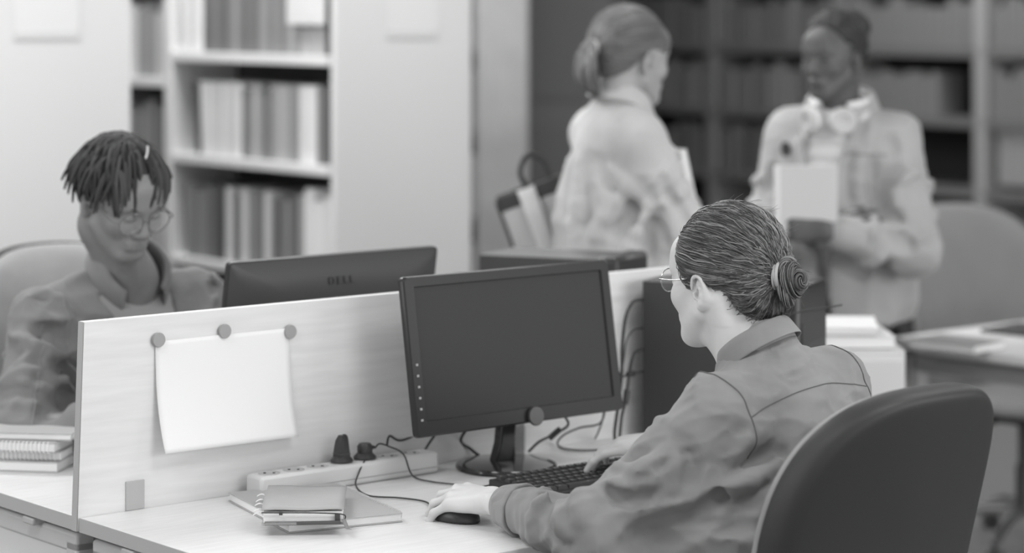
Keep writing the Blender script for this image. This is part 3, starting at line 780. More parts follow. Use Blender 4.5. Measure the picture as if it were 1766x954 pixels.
# ------------------------------------------------------------------ people
rn = random.Random(11)
def skin(name, g): return mat(name, g, .5, .35, noise=3, nscale=30, bump=.08, bscale=500, bdist=.0008)
def collar(name, m, parent, c, R, ra, rb, h, fall, open_=.5, flare=.012, tilt_up=0, n=40, thick=.0022, dip=.02, point=.02, sub=1):
    """shirt collar: stand rises from the neckline, leaf folds over outwards. local: x right, y forward (opening), z up"""
    c = Vector(c); b = MB()
    prof = [(0.004, -.006, 0), (.003, h*.5, 0), (.002, h, 0), (flare*.45, h+.004, 0), (flare*.9, h-.004, .2), (flare*1.15, h-fall*.5, .6), (flare*1.5, h-fall, 1)]
    def fn(u, v):
        a = open_+(2*PI-2*open_)*u           # angle from +y
        k = min(int(v*(len(prof)-1)+.0001), len(prof)-2); t = v*(len(prof)-1)-k
        p = [prof[k][i]*(1-t)+prof[k+1][i]*t for i in range(3)]
        frontness = max(0, math.cos(a)); e = abs(u-.5)*2
        x = math.sin(a)*(ra+p[0]); y = math.cos(a)*(rb+p[0]+point*p[2]*e**6)
        z = p[1]-dip*frontness-point*p[2]*e**5
        return c+R @ Vector((x, y, z))
    b.grid(fn, n, 13)
    off = parent.location; b.v = [tuple(Vector(p)-off) for p in b.v]
    return b.build(name, m, parent, smooth=True, solid=thick, sub=sub)
def tube_strands(mb, pts, r, tone, n=3): mb.tube(pts, r, n, cap=False, tone=tone)

def clothes_torso(S, N, SR, SL, PV, wid=1.0, dep=1.0, k=.05):
    N, SR, SL, PV = [Vector(q) for q in (N, SR, SL, PV)]
    mid = (SR+SL)/2; R = basis(SR-SL, N-PV); u = Vector(R.col[2]); r = Vector(R.col[0]); f = Vector(R.col[1])
    half = (SR-SL).length/2
    S.ell(mid-u*.10+f*.005, (half*.98*wid, .115*dep, .185), R, k=k)
    S.ell(mid.lerp(PV, .62), (.150*wid, .118*dep, .20), R, k=.08)
    S.ell(PV, (.172*wid, .125*dep, .15), R, k=.07)
    S.cap(SR-r*.015, SL+r*.015, .060, k=.05)
    S.cap(N-u*.01, SR-r*.03+u*.015, .048, .050, k=.05); S.cap(N-u*.01, SL+r*.03+u*.015, .048, .050, k=.05)
    return R
def legs(t, hipR, hipL, kneeR, kneeL, ankR, ankL, fwd, m, ms, h=.012):
    S = Sdf(); mid = (Vector(hipR)+Vector(hipL))/2
    S.ell(mid+Vector((0, 0, .03)), (.15, .13, .095), k=.05)
    for a, b, c in ((hipR, kneeR, ankR), (hipL, kneeL, ankL)):
        S.cap(a, b, .088, .062, k=.05); S.cap(b, c, .062, .045, k=.03)
    S.warp.append(crumple(.006, 9, 3)); sdf_obj('trousers', S, h, m, t)
    f = Vector(fwd).normalized()
    for c in (ankR, ankL):
        c = Vector(c); Q = Sdf(); g = Vector((c.x, c.y, .035))
        Q.cap(g-f*.05, g+f*.09, .034, .032, k=.02); Q.ell(g+f*.13+Vector((0, 0, -.003)), (.045, .045, .027), k=.03); Q.cap(g, (c.x, c.y, .11), .04, .042, k=.03)
        Q.cut(lambda P: .004-P[:, 2], .004)
        sdf_obj('shoe', Q, .007, ms, t)
trouser_m = weave('dark_trousers', 72, 3); shoe_m = mat('dark_shoe', 48, .5, .4)

def glasses(label, H, m, zc=-.002, y=.099, rad=(.0235, .020), r=.0011, wid=.0335):
    t = thing('eyeglasses', label, 'glasses', xf(H, (0, y, 0)))
    def W(p): return xf(H, p)-t.location
    fr = MB()
    for s in (-1, 1):
        ring = [W((s*wid+rad[0]*math.cos(a), y-.012*abs(math.cos(a)*rad[0]*s+wid)/.05*.4, zc+rad[1]*math.sin(a))) for a in [2*PI*i/28 for i in range(29)]]
        fr.tube(ring, r, 6)
    fr.tube([W((-wid+rad[0], y-.002, zc+.004)), W((0, y+.003, zc+.008)), W((wid-rad[0], y-.002, zc+.004))], r, 6, smooth=4)
    fr.build('frame', m, t, smooth=True)
    for s in (-1, 1):
        MB().tube([W((s*(wid+rad[0]), y-.006, zc+.004)), W((s*(wid+rad[0]+.012), y-.014, zc+.005)), W((s*.0735, .05, zc+.004)), W((s*.079, -.008, zc+.008)), W((s*.078, -.022, zc-.002)), W((s*.076, -.030, zc-.02))], r*.9, 6, smooth=5).build('temple', m, t, smooth=True)
        ln = MB(); ring = [W((s*wid+rad[0]*.97*math.cos(a), y-.012*abs(math.cos(a)*rad[0]*s+wid)/.05*.4, zc+rad[1]*.97*math.sin(a))) for a in [2*PI*i/28 for i in range(28)]]
        ln.add(ring, [tuple(range(28))]).build('lens', mat('clear_lens', 225, .03, .8, alpha=.13), t)
    return t

# ================================================== the seated man in the foreground
skA = skin('light_skin', 202)
shirtA_m = weave('washed_grey_shirt', 134, 9, scale=1100)
base = SD(.82, .93, 0)
A = thing('person', 'person seated with back turned at the near desk, hair in a bun, grey shirt', 'person', (base.x, base.y, 0))
HO = Vector((.367, 4.335, 1.166)); HF = Vector((-.715, .70, 0)); HR = headM(HF, -.06, 0.0); HA = (HO, HR, 1.0)
N = Vector((.428, 4.262, 1.035)); PV = Vector((.575, 4.10, .52))
SRt = Vector((.560, 4.375, .965)); SLt = Vector((.335, 4.130, .952))
EL = Vector((.140, 4.050, .782)); WL = Vector((-.030, 4.305, .784))
ERt = Vector((.590, 4.60, .80)); WR = Vector((.292, 4.735, .812))
# body: head, neck, trunk under the shirt, forearms and hands in one surface
S = Sdf(); head(S, HA, jaw=1.08, nose=1.0, lips=.7)
S.poly([xf(HA, (0, -.035, -.03)), xf(HA, (0, -.045, -.09)), N, N-Vector((-.02, .01, .08))], [.052, .050, .056, .055], k=.03)
S.cap(xf(HA, (0, .01, -.075)), N+Vector((-.02, .02, -.01)), .036, .045, k=.03)
for s in (-1, 1): S.cap(xf(HA, (s*.055, -.035, -.035)), N+(Vector(HR.col[0])*s*.03)+Vector((-.02, .02, -.03)), .018, .018, k=.03)
S.ell(N-Vector((-.04, .03, .22)), (.11, .075, .17), basis(SRt-SLt, N-PV), k=.06)
S.cap(N-Vector((-.01, .0, .10)), SLt, .04, .04, k=.03); S.cap(N-Vector((-.01, .0, .10)), SRt, .04, .04, k=.03)
S.cap(SLt, EL, .042, .036, k=.03); S.cap(EL, WL+Vector((.02, -.03, .0)), .036, .026, k=.02)
S.cap(SRt, ERt, .042, .036, k=.03); S.cap(ERt, WR+Vector((.03, -.01, 0)), .036, .026, k=.02)
fl = (Vector((-.098, 4.428, .79))-WL)
hand(S, WL, (-.74, .66, -.02), (-.10, -.22, .96), 1, [(14, 34, 26), (18, 36, 26), (20, 36, 26), (26, 34, 24)], splay=(.30, .10, -.10, -.34), th=(.75, .6, -.40), k=1.04)
hand(S, WR, (-.95, -.12, -.06), (.05, -.15, .98), -1, [(6, 26, 22), (22, 38, 30), (24, 40, 30), (28, 40, 30)], splay=(.02, .0, -.04, -.12), th=(.55, .85, -.32), k=.98)
bodyA = sdf_obj('body', S, .0023, skA, A, it=1)
# shirt
S = Sdf(); R = clothes_torso(S, N+Vector((.012, -.012, -.03)), SRt, SLt, PV, wid=1.02, dep=1.0)
u = Vector(R.col[2]); r_ = Vector(R.col[0]); f_ = Vector(R.col[1])
S.cap(SLt, EL, .068, .066, k=.035); S.cap(EL, WL+Vector((.030, -.045, .0)), .060, .036, k=.03); S.cap(N, N+Vector((-.010, -.006, .02)), .062, .060, k=.03)
S.cap(SRt, ERt, .064, .058, k=.035); S.cap(ERt, WR+Vector((.06, -.03, 0)), .056, .042, k=.03)
S.ell(EL+Vector((.02, 0, -.010)), (.070, .068, .056), k=.03)
S.ell(EL+Vector((.19, .08, -.02)), (.15, .13, .17), k=.05)
S.cap(SLt+Vector((.05, -.05, -.18)), SLt+Vector((.02, -.02, -.05)), .055, .05, k=.05)
limb_folds(S, SLt, EL, .066, .060, 9, rn, .012, .011, (.2, 1.0), 1.2)
limb_folds(S, EL, WL+Vector((.04, -.05, 0)), .056, .043, 9, rn, .010, .009, (.0, .85), 1.0)
limb_folds(S, ERt, WR+Vector((.06, -.03, 0)), .056, .043, 5, rn, .007, .012)
folds(S, 3.85, 4.7, [(.009, [(1349, 776), (1300, 800), (1268, 822)]), (.014, [(1336, 824), (1288, 844), (1245, 870), (1210, 900)]), (.008, [(1314, 852), (1253, 887)]), (.007, [(1305, 909), (1223, 913)]), (-.009, [(1340, 800), (1290, 826), (1256, 846)]), (-.008, [(1330, 735), (1290, 760), (1262, 800)]),
    (.008, [(938, 852), (976, 847), (987, 852)]), (.009, [(953, 881), (956, 910), (976, 938)]), (.009, [(1083, 780), (1108, 795), (1131, 795)]), (-.009, [(1060, 800), (1090, 812), (1120, 800), (1150, 770)]), (-.009, [(965, 868), (968, 900), (985, 925)]),
    (.019, [(1080, 943), (1123, 930), (1193, 904), (1236, 868)]), (.007, [(1175, 760), (1195, 790), (1190, 830)]), (.006, [(1050, 842), (1080, 862), (1120, 850)]), (-.009, [(1000, 850), (1008, 880), (1000, 905)])])
# long drag folds across the back, running from under the arm to the waist
for a, b, c in (((-.13, -.12, -.16), (-.02, -.145, -.20), (.10, -.13, -.19)), ((-.14, -.11, -.20), (-.04, -.14, -.26), (.08, -.13, -.29)), ((-.14, -.09, -.24), (-.05, -.135, -.33), (.06, -.13, -.37)),
                ((-.13, -.11, -.12), (-.05, -.14, -.13), (.02, -.14, -.12)), ((.06, -.13, -.10), (.11, -.11, -.16), (.15, -.08, -.20)), ((-.15, -.08, -.30), (-.08, -.12, -.40), (.02, -.13, -.44))):
    M_ = (SRt+SLt)/2
    S.poly([M_+R @ Vector(q) for q in (a, b, c)], [.002, .012, .002], k=.022, smooth=4)
S.warp.append(crumple(.010, 10, 21, (1, 1.0, 2.4), R)); S.warp.append(crumple(.004, 27, 5, (1, 1, 1.6), R))
CUT = np.array([float(q) for q in N+Vector((-.014, .006, .030))]); nU = np.array([float(q) for q in (u*.9+f_*.42).normalized()])
neck_cut(S, CUT, nU)
# open the waist end on the seat
S.cut(lambda P: .49-P[:, 2], .01)
shirtA = sdf_obj('shirt', S, .0042, shirtA_m, A, it=1)
seam_m = mat('shirt_seam', 104, .8, .1)
M_ = (SRt+SLt)/2
def LQ(*q): return M_+R @ Vector(q)
def ray_seam(obj, rays, r, name, m, parent):
    me = obj.data; off = parent.location
    t = BVHTree.FromPolygons([v.co+off for v in me.vertices], [tuple(q.vertices) for q in me.polygons]); out = []
    for o, g in rays:
        loc, nor, _, _ = t.ray_cast(o, (g-o).normalized())
        if loc is not None: out.append(loc+nor*.0006-off)
    MB().tube(out, r, 5).build(name, m, parent, smooth=True)
ray_seam(shirtA, [(LQ(x, -.5, .005-.7*x*x), LQ(x, .0, .005-.7*x*x)) for x in [-.172+.34*i/44 for i in range(45)]], .0010, 'yoke_seam', seam_m, A)
for sx in (-1, 1):
    ray_seam(shirtA, [(LQ(sx*(.178-.012*math.sin(a)), -.4*math.cos(a), -.05+.4*math.sin(a)), LQ(sx*(.178-.012*math.sin(a)), 0, -.05)) for a in [-.45+2.1*i/36 for i in range(37)]], .0013, 'shoulder_seam', seam_m, A)
RC = basis(Vector((.56, .83, 0)), Vector((-.45, .30, .84)))
collar('collar', shirtA_m, A, (.424, 4.252, 1.050), RC, .062, .062, .030, .034, open_=.5, flare=.010, dip=.004, point=.022)
# turned-back cuffs
for w0, e0, rr in ((WL, EL, .041), (WR, ERt, .040)):
    ax = (e0-w0).normalized(); c0 = w0+ax*.030; o_ = ax.orthogonal().normalized(); p_ = ax.cross(o_)
    b = MB(); prof_ = [(.027, .02), (.029, .002), (.033, -.002), (.0355, .008), (.0415, .045), (.0445, .060), (.043, .064), (.034, .060)]
    rq = random.Random(5); wv = [rq.random()*.0035 for _ in range(32)]
    b.loops([[c0+ax*d+(o_*math.cos(2*PI*i/32)+p_*math.sin(2*PI*i/32))*(r0+wv[i]*min(1, max(0, d*30))) for i in range(32)] for r0, d in prof_], cap0=False, cap1=False)
    b.v = [tuple(Vector(q)-A.location) for q in b.v]
    b.build('cuff', shirtA_m, A, smooth=True, sub=1)
# hair: swept back into a bun
hair_m = mat('brown_hair', 100, .45, .5, vcol=True)
hair_m.node_tree.nodes['Principled BSDF'].inputs['Roughness'].default_value = .42
S = Sdf(); S.frame(*HA)
S.ell((0, -.022, .040), (.0815, .1055, .091), k=.02); S.ell((0, -.085, -.015), (.058, .035, .060), k=.03); S.ell((0, .0, .02), (.078, .075, .075), k=.02)
S.frame()
RH = np.array([[float(HR[i][j]) for j in range(3)] for i in range(3)]); OH = A3(HO)
def hairline(Q):
    y = Q[:, 1]; z = np.interp(y, [-.12, -.085, -.055, -.035, -.022, .0, .014, .024, .036, .050, .066, .085], [-.090, -.082, -.058, -.024, .006, .014, -.024, -.020, .006, .026, .044, .056])
    return z
S.cut(lambda P: hairline((P-OH) @ RH)+.004*np.sin(((P-OH) @ RH)[:, 1]*400)-((P-OH) @ RH)[:, 2], .010)
S.warp.append(lambda P: .0022*(vnoise(((P-OH) @ RH)*np.array([60, 22, 60]), 8)-.5)*2)
hv, hf = S.mesh(.0030); hv = relax(hv, hf, 1)
tn = .055+.03*vnoise(((hv-OH) @ RH)*np.array([160, 30, 160]), 4)
TIE = Vector((-.004, -.114, .010)); BUN = Vector((.002, -.147, -.003))
st = MB(); rh = random.Random(2)
C0 = Vector((0, -.022, .035))
HB = BVHTree.FromPolygons([Vector(q) for q in hv.tolist()], hf.tolist())
def on_scalp(dv, lift):
    dv = dv.normalized(); a, b_, c_ = .0815, .1055, .091
    o_ = xf(HA, C0+dv*.3); hit = HB.ray_cast(o_, (xf(HA, C0)-o_).normalized())
    t = .3-hit[3] if hit[0] is not None else 1/math.sqrt((dv.x/a)**2+(dv.y/b_)**2+(dv.z/c_)**2)
    return C0+dv*(t+lift)
cnt = 0
hd = []
while len(hd) < 3000:
    th_ = rh.uniform(-PI, PI); ph = rh.uniform(-1.15, PI/2)
    d0 = Vector((math.cos(ph)*math.sin(th_), math.cos(ph)*math.cos(th_), math.sin(ph))); p = on_scalp(d0, 0)
    if p.z < float(hairline(np.array([[p.x, p.y, p.z]]))[0])+.001: continue
    hd.append(d0)
DN = np.array([list(q) for q in hd])
lockA = vnoise(DN*5+3, 31); lockB = vnoise(DN*6+9, 32); lockC = vnoise(DN*16, 33)
e = (TIE-C0).normalized()
for q_, d0 in enumerate(hd):
    ang = d0.angle(e)
    if ang < .10: continue
    L_ = min(1.0, rh.uniform(.5, 1.1)); n_ = 14; pts = []; side = d0.cross(e).normalized(); amp_ = (lockC[q_]-.3)*.050*min(1, ang)
    bend = (lockA[q_]-.5)*.75; fr_ = 2.0+2.2*lockB[q_]; p0 = lockA[q_]*22+rh.uniform(-.35, .35); lift0 = .001+.0065*lockC[q_]*rh.random()
    for j in range(n_):
        q = j/(n_-1)*L_; env = math.sin(min(q*PI, PI))
        dv = (d0*math.sin(ang*(1-q))+e*math.sin(ang*q))/math.sin(ang)+side*(bend*env*.5+amp_*math.sin(q*fr_*6.28+p0)*env)
        pts.append(xf(HA, on_scalp(dv, lift0*env+.0004+.0018*math.sin(q*fr_*6.28+p0+1)*env)))
    tone = [.04, .06, .09, .15, .23, .32][min(5, int((lockC[q_]*.6+lockB[q_]*.25+rh.random()*.35-.12)*6))] if q_ % 4 else .05
    tube_strands(st, pts, [.0003, rh.uniform(.0006, .0015), .0006], tone, 4)
# short nape and side wisps
for i in range(260):
    s = rh.choice((-1, 1)); y0 = rh.uniform(-.10, -.035); x0 = s*math.sqrt(max(0, 1-((y0+.02)/.10)**2))*.070
    z0 = float(np.interp(y0, [-.12, -.085, -.055, -.035], [-.072, -.066, -.043, -.012]))+rh.uniform(-.006, .014)
    p = Vector((x0*rh.uniform(.3, 1.04), y0-.012*(1-abs(x0)/.07), z0)); d_ = Vector((0, -.5, .55))+Vector((rh.uniform(-.4, .4), rh.uniform(-.3, .3), rh.uniform(-.7, .2)))
    tube_strands(st, [xf(HA, p+Vector((s*.001, -.003, 0))), xf(HA, p+d_*.013+Vector((s*.003, -.004, 0))), xf(HA, p+d_*.03+Vector((0, -.004, .003)))], [.0007, .0002], rh.choice((.05, .08, .12)), 3)
for i in range(70):      # flyaways on the crown
    th_ = rh.uniform(-PI, PI); ph = rh.uniform(.3, 1.5); d0 = Vector((math.cos(ph)*math.sin(th_), math.cos(ph)*math.cos(th_), math.sin(ph)))
    tt = Vector((rh.uniform(-1, 1), -1, rh.uniform(-.3, .6))).normalized()*.02
    tube_strands(st, [xf(HA, on_scalp(d0, .001)), xf(HA, on_scalp(d0, .005)+tt*.6), xf(HA, on_scalp(d0, .006)+tt*1.4)], [.00035, .00015], .12, 3)
# bun: twisted ropes of hair coiled behind the tie
for (cx_, cy_, cz_, rad_, turns, ph0, thick, tz) in ((0, 0, .002, .0190, 1.5, 1.2, .0115, .2), (.002, -.012, .0, .0095, 1.3, 3.4, .0110, -.3), (-.008, .012, -.020, .0155, 1.0, .4, .0095, .5), (.004, .008, .018, .0140, .8, -.3, .0085, -.5)):
    Rt = Matrix.Rotation(tz, 3, 'Z') @ Matrix.Rotation(-.25, 3, 'X')
    cen = [Vector((cx_, cy_, cz_))+Rt @ Vector((rad_*math.cos(ph0+turns*6.28*j/26), -.010*j/26, rad_*1.1*math.sin(ph0+turns*6.28*j/26))) for j in range(27)]
    for q_ in range(64):
        a0 = rh.random()*6.28; rr_ = thick*(.62+.38*rh.random()); tw_ = rh.uniform(3.5, 4.5); pts = []
        for j in range(27):
            tn_ = (cen[min(j+1, 26)]-cen[max(j-1, 0)]).normalized(); u_ = tn_.orthogonal().normalized(); v_ = tn_.cross(u_)
            u_ = (Rt @ Vector((0, 1, 0))); u_ = (u_-tn_*u_.dot(tn_)).normalized(); v_ = tn_.cross(u_); a = a0+tw_*j/26
            tp = math.sin(min(1, (j+2)/8)*PI/2)*math.sin(min(1, (28-j)/8)*PI/2)
            pts.append(xf(HA, BUN+cen[j]+(u_*math.cos(a)+v_*math.sin(a))*rr_*tp))
        tube_strands(st, pts, [.0004, .0012, .0012, .0005], rh.choice([.03, .045, .065, .10, .15, .22]), 4)
for i in range(12):
    a = rh.random()*6.28; p = BUN+Vector((.02*math.cos(a), -.008, .022*math.sin(a))); g = Vector((math.cos(a), -.6, math.sin(a)))*.016+Vector((rh.uniform(-.01, .01), 0, rh.uniform(-.01, .01)))
    tube_strands(st, [xf(HA, p), xf(HA, p+g*.7), xf(HA, p+g*1.0+Vector((0, -.004, -.006)))], [.0007, .0002], .09, 3)
B_ = Sdf(); B_.frame(*HA); B_.ell(tuple(BUN), (.016, .014, .016)); B_.ell(tuple(BUN+Vector((-.004, .006, -.018))), (.012, .012, .012), k=.01); B_.cap(tuple(TIE+Vector((0, .018, 0))), tuple(BUN), .015, .012, k=.01); B_.frame()
bv, bf = B_.mesh(.003)
extra = MB(); extra.add(bv, bf.tolist(), .05); extra.add(st.v, st.f); extra.tone = [.05]*len(bv)+st.tone
hairA = link_mesh('hair', hv, hf, hair_m, A, tone=tn, extra=extra)
tie = MB()
for kk, (rr_, yy) in enumerate(((.0225, -.1275), (.0230, -.1318), (.0225, -.1235))):
    ring = [xf(HA, Vector((-.006, yy, .006))+Matrix.Rotation(-.15+.1*kk, 3, 'X') @ Matrix.Rotation(.35, 3, 'Z') @ Vector((rr_*math.cos(a), .0, rr_*math.sin(a)))) - A.location for a in [2*PI*i/24 for i in range(25)]]
    tie.tube(ring, .0028, 6)
tie.build('hair_tie', mat('pale_hair_band', 178, .6, .3), A, smooth=True)
legs(A, PV+Vector((.06, .05, .055)), PV+Vector((-.08, -.05, .055)), SD(.98, .42, .50), SD(.70, .46, .50), SD(1.0, .40, .09), SD(.68, .44, .09), -D2, trouser_m, shoe_m)
glasses('thin wire-rimmed round glasses worn by the seated man with the bun', HA, mat('thin_wire', 175, .25, .5, metal=.7))
# ================================================== the person with locs at the far desk
skC = skin('brown_skin', 128)
shirtC_m = weave('faded_denim', 124, 8, scale=900); teeC_m = weave('grey_tee', 158, 3, scale=1500)
bs = SD(.60, -.98, 0)
Cp = thing('person', 'person with short locs looking down at the far desk, open denim shirt over tee', 'person', (bs.x, bs.y, 0))
HC = (Vector((-.800, 5.13, 1.243)), headM(Vector((.66, -.75, 0)), -.44, .05), .97)
Nc = Vector((-.815, 5.26, 1.065)); PVc = Vector((-.93, 5.40, .52))
SRc = Vector((-.968, 5.125, .985)); SLc = Vector((-.668, 5.375, .990))
ERc = Vector((-.965, 4.97, .80)); WRc = Vector((-.70, 4.865, .790)); ELc = Vector((-.555, 5.20, .785)); WLc = Vector((-.60, 4.975, .790))
S = Sdf(); head(S, HC, jaw=1.02, lips=1.35, nose=.97)
S.poly([xf(HC, (0, -.03, -.04)), xf(HC, (0, -.045, -.09)), Nc, Nc+Vector((-.02, .02, -.10))], [.050, .050, .058, .07], k=.03)
S.cap(xf(HC, (0, .01, -.075)), Nc+Vector((.02, -.02, -.01)), .034, .045, k=.03)
S.ell(Nc+Vector((-.03, .03, -.2)), (.11, .075, .17), basis(SRc-SLc, Nc-PVc), k=.06)
for a, b, c in ((SRc, ERc, WRc), (SLc, ELc, WLc)):
    S.cap(Nc-Vector((0, 0, .1)), a, .04, .04, k=.03); S.cap(a, b, .042, .036, k=.03); S.cap(b, c, .036, .026, k=.02)
hand(S, WRc, (.75, -.5, -.05), (.1, .1, 1), -1, [(20, 30, 25)]*4)
hand(S, WLc, (-.3, -.9, -.05), (.1, .1, 1), 1, [(20, 30, 25)]*4)
sdf_obj('body', S, .0036, skC, Cp)
S = Sdf(); R = clothes_torso(S, Nc, SRc, SLc, PVc, dep=.90, wid=.92); R2 = R
neck_cut(S, Nc+Vector((.03, -.035, -.03)), Vector(R.col[2])*.85+Vector(R.col[1])*.5)
S.cut(lambda P: .6-P[:, 2], .01); S.cut(lambda P, c=A3(Nc), x=A3(Vector(R.col[0])): np.abs((P-c) @ x)-.10, .01)
sdf_obj('tee_shirt', S, .006, teeC_m, Cp)
S = Sdf(); R = clothes_torso(S, Nc, SRc, SLc, PVc, dep=1.06, wid=1.04)
S.cap(SRc, ERc, .068, .060, k=.035); S.cap(ERc, WRc+(ERc-WRc)*.25, .058, .044, k=.03)
S.cap(SLc, ELc, .068, .060, k=.035); S.cap(ELc, WLc+(ELc-WLc)*.25, .058, .044, k=.03)
limb_folds(S, SRc, ERc, .068, .062, 11, rn, .011, .011, (.1, 1.0), 1.3); limb_folds(S, SLc, ELc, .068, .062, 8, rn, .010, .012, (.2, 1.0), 1.2)
S.warp.append(crumple(.011, 10, 41, (1, 1, 2.2), R)); S.warp.append(crumple(.004, 26, 45))
folds(S, 4.7, 5.7, [(.012, [(61, 503), (86, 518), (103, 532)]), (.012, [(64, 568), (93, 578), (125, 593)]), (.013, [(61, 607), (89, 628), (121, 639)]), (.012, [(134, 500), (138, 525), (140, 550)]), (.012, [(71, 715), (100, 692), (125, 678)])])
MC = (SRc+SLc)/2; MCn = A3(MC); RCn = np.array([[float(R[i][j]) for j in range(3)] for i in range(3)])
def openC(P):                       # open front: a wedge widening upward to the collar
    Q = (P-MCn) @ RCn; half = .030+.30*np.clip(Q[:, 2]+.13, 0, .3)
    return np.where(Q[:, 1] > .02, half-np.abs(Q[:, 0]-.0), -.05)
S.cut(openC, .006)
neck_cut(S, Nc+Vector((.0, .0, .018)), Vector(R.col[2])*.9+Vector(R.col[1])*.42)
S.cut(lambda P: .55-P[:, 2], .01)
shC = sdf_obj('open_shirt', S, .005, shirtC_m, Cp)
rC = (SRc-SLc).normalized()
collar('collar', shirtC_m, Cp, Nc+Vector((.012, -.016, .012)), basis(rC, Vector(R.col[2])*.85+Vector(R.col[1])*.50), .066, .070, .034, .050, open_=.62, flare=.020, dip=.018, point=.050)
stit = mat('pale_stitching', 142, .8, .1)
ray_seam(shC, [(MC+R @ Vector((.178, .4*math.cos(a), -.05+.4*math.sin(a))), MC+R @ Vector((.178, 0, -.05))) for a in [-.75+2.2*i/30 for i in range(31)]], .0015, 'shoulder_seam', stit, Cp)
ray_seam(shC, [(SRc.lerp(ERc, i/24)+Vector((.25, -.5, .05)), SRc.lerp(ERc, i/24)+Vector((-.02, 0, 0))) for i in range(25)], .0014, 'sleeve_seam', stit, Cp)
# hair: short locs falling from the crown
locs_m = mat('dark_locs', 66, .7, .3, vcol=True)
S = Sdf(); S.frame(*HC); S.ell((0, -.026, .042), (.083, .103, .089), k=.02); S.ell((0, -.06, .0), (.074, .06, .07), k=.03); S.frame()
RHc = np.array([[float(HC[1][i][j]) for j in range(3)] for i in range(3)]); OHc = A3(HC[0])
S.cut(lambda P: np.interp(((P-OHc) @ RHc)[:, 1], [-.12, -.06, -.02, .02, .045, .06, .085], [-.07, -.05, .0, .03, .055, .078, .088])-((P-OHc) @ RHc)[:, 2], .01)
S.warp.append(lambda P: .003*(vnoise(P*90, 3)-.5)*2)
hv, hf = S.mesh(.005); rc = random.Random(9); LC = MB()
RI = HC[1].transposed(); dn = (RI @ Vector((0, 0, -1)))
for i in range(210):
    th_ = rc.uniform(-PI, PI); ph = rc.uniform(.35, 1.45); d0 = Vector((math.cos(ph)*math.sin(th_), math.cos(ph)*math.cos(th_)*1.0, math.sin(ph)))
    p = Vector((0, -.022, .042))+Vector((d0.x*.082, d0.y*.101, d0.z*.088)); out = Vector((d0.x, d0.y, 0)).normalized()
    front = out.y > .55
    if front and -.2 < out.x < .5 and ph < .85: continue
    if front and -.30 < out.x < .45 and rc.random() < .93: L_ = rc.uniform(.018, .034)       # forehead left open in the middle
    elif front: L_ = rc.uniform(.075, .105)
    else: L_ = rc.uniform(.07, .10)
    if front and out.x > 0: L_ *= 1.12
    pts = [p]; v_ = (out*.30+Vector((0, 0, .12))+Vector((rc.uniform(-.2, .2), rc.uniform(-.2, .2), 0))).normalized(); q = p
    n_ = 7
    for j in range(n_):
        v_ = (v_+dn*.6+Vector((rc.uniform(-.10, .10), rc.uniform(-.10, .10), 0))).normalized(); q = q+v_*L_/n_*1.15
        w_ = q-Vector((0, -.02, .03)); e = Vector((w_.x/.084, w_.y/.104, w_.z/.092)); 
        if e.length < 1.03: q = Vector((0, -.02, .03))+w_*(1.03/e.length)
        elif e.length > 1.10: q = Vector((0, -.02, .03))+w_*(1.10/e.length)
        pts.append(q.copy())
    LC.tube([xf(HC, a) for a in pts], [.0034, rc.uniform(.0040, .0050), .0042, .0022], 6, smooth=2, tone=rc.choice([.030, .04, .052, .07]))
extra = LC
for i in range(46):
    th_ = rc.choice((rc.uniform(.9, 2.9), rc.uniform(-2.9, -.9))); ph = rc.uniform(.1, .6); d0 = Vector((math.cos(ph)*math.sin(th_), math.cos(ph)*math.cos(th_), math.sin(ph)))
    p = Vector((0, -.022, .042))+Vector((d0.x*.086, d0.y*.105, d0.z*.090)); out = Vector((d0.x, d0.y, 0)).normalized(); L_ = rc.uniform(.05, .085)
    g = (dn*1.0+out*rc.uniform(.25, .75)+Vector((rc.uniform(-.2, .2), rc.uniform(-.2, .2), 0))).normalized()
    LC.tube([xf(HC, p), xf(HC, p+out*.012+dn*.01), xf(HC, p+g*L_*.6+out*.006), xf(HC, p+g*L_)], [.0036, .0044, .0040, .0018], 6, smooth=4, tone=rc.choice([.030, .04, .052]))
link_mesh('hair', hv, hf, locs_m, Cp, tone=np.full(len(hv), .035), extra=extra)
MB().tube([xf(HC, q)-Cp.location for q in ((-.012, .03, .138), (-.004, .045, .134), (.006, .058, .126))], .0022, 6, smooth=3).build('hair_clip', mat('pale_clip', 200, .3, .5), Cp, smooth=True)
legs(Cp, PVc+Vector((-.06, -.05, .055)), PVc+Vector((.08, .06, .055)), SD(.50, -.45, .48), SD(.78, -.45, .48), SD(.5, -.42, .09), SD(.78, -.42, .09), D2, trouser_m, shoe_m)
for s in (-1, 1):
    MB().tube([xf(HC, (s*.014, .0925, .017))-Cp.location, xf(HC, (s*.030, .089, .023))-Cp.location, xf(HC, (s*.048, .076, .017))-Cp.location], [.002, .0034, .0014], 6, smooth=4).build('eyebrow', mat('dark_brow', 60, .7, .2), Cp, smooth=True)
    MB().tube([xf(HC, (s*.018, .0865, -.0035))-Cp.location, xf(HC, (s*.031, .0875, -.0065))-Cp.location, xf(HC, (s*.044, .0795, -.0035))-Cp.location], .0012, 6, smooth=4).build('eyelashes', mat('dark_brow', 60), Cp, smooth=True)
glasses('large round clear-framed glasses worn by the person with locs', HC, mat('clear_grey_frame', 120, .2, .5, alpha=.8), zc=-.008, y=.100, rad=(.027, .025), r=.0017, wid=.034)

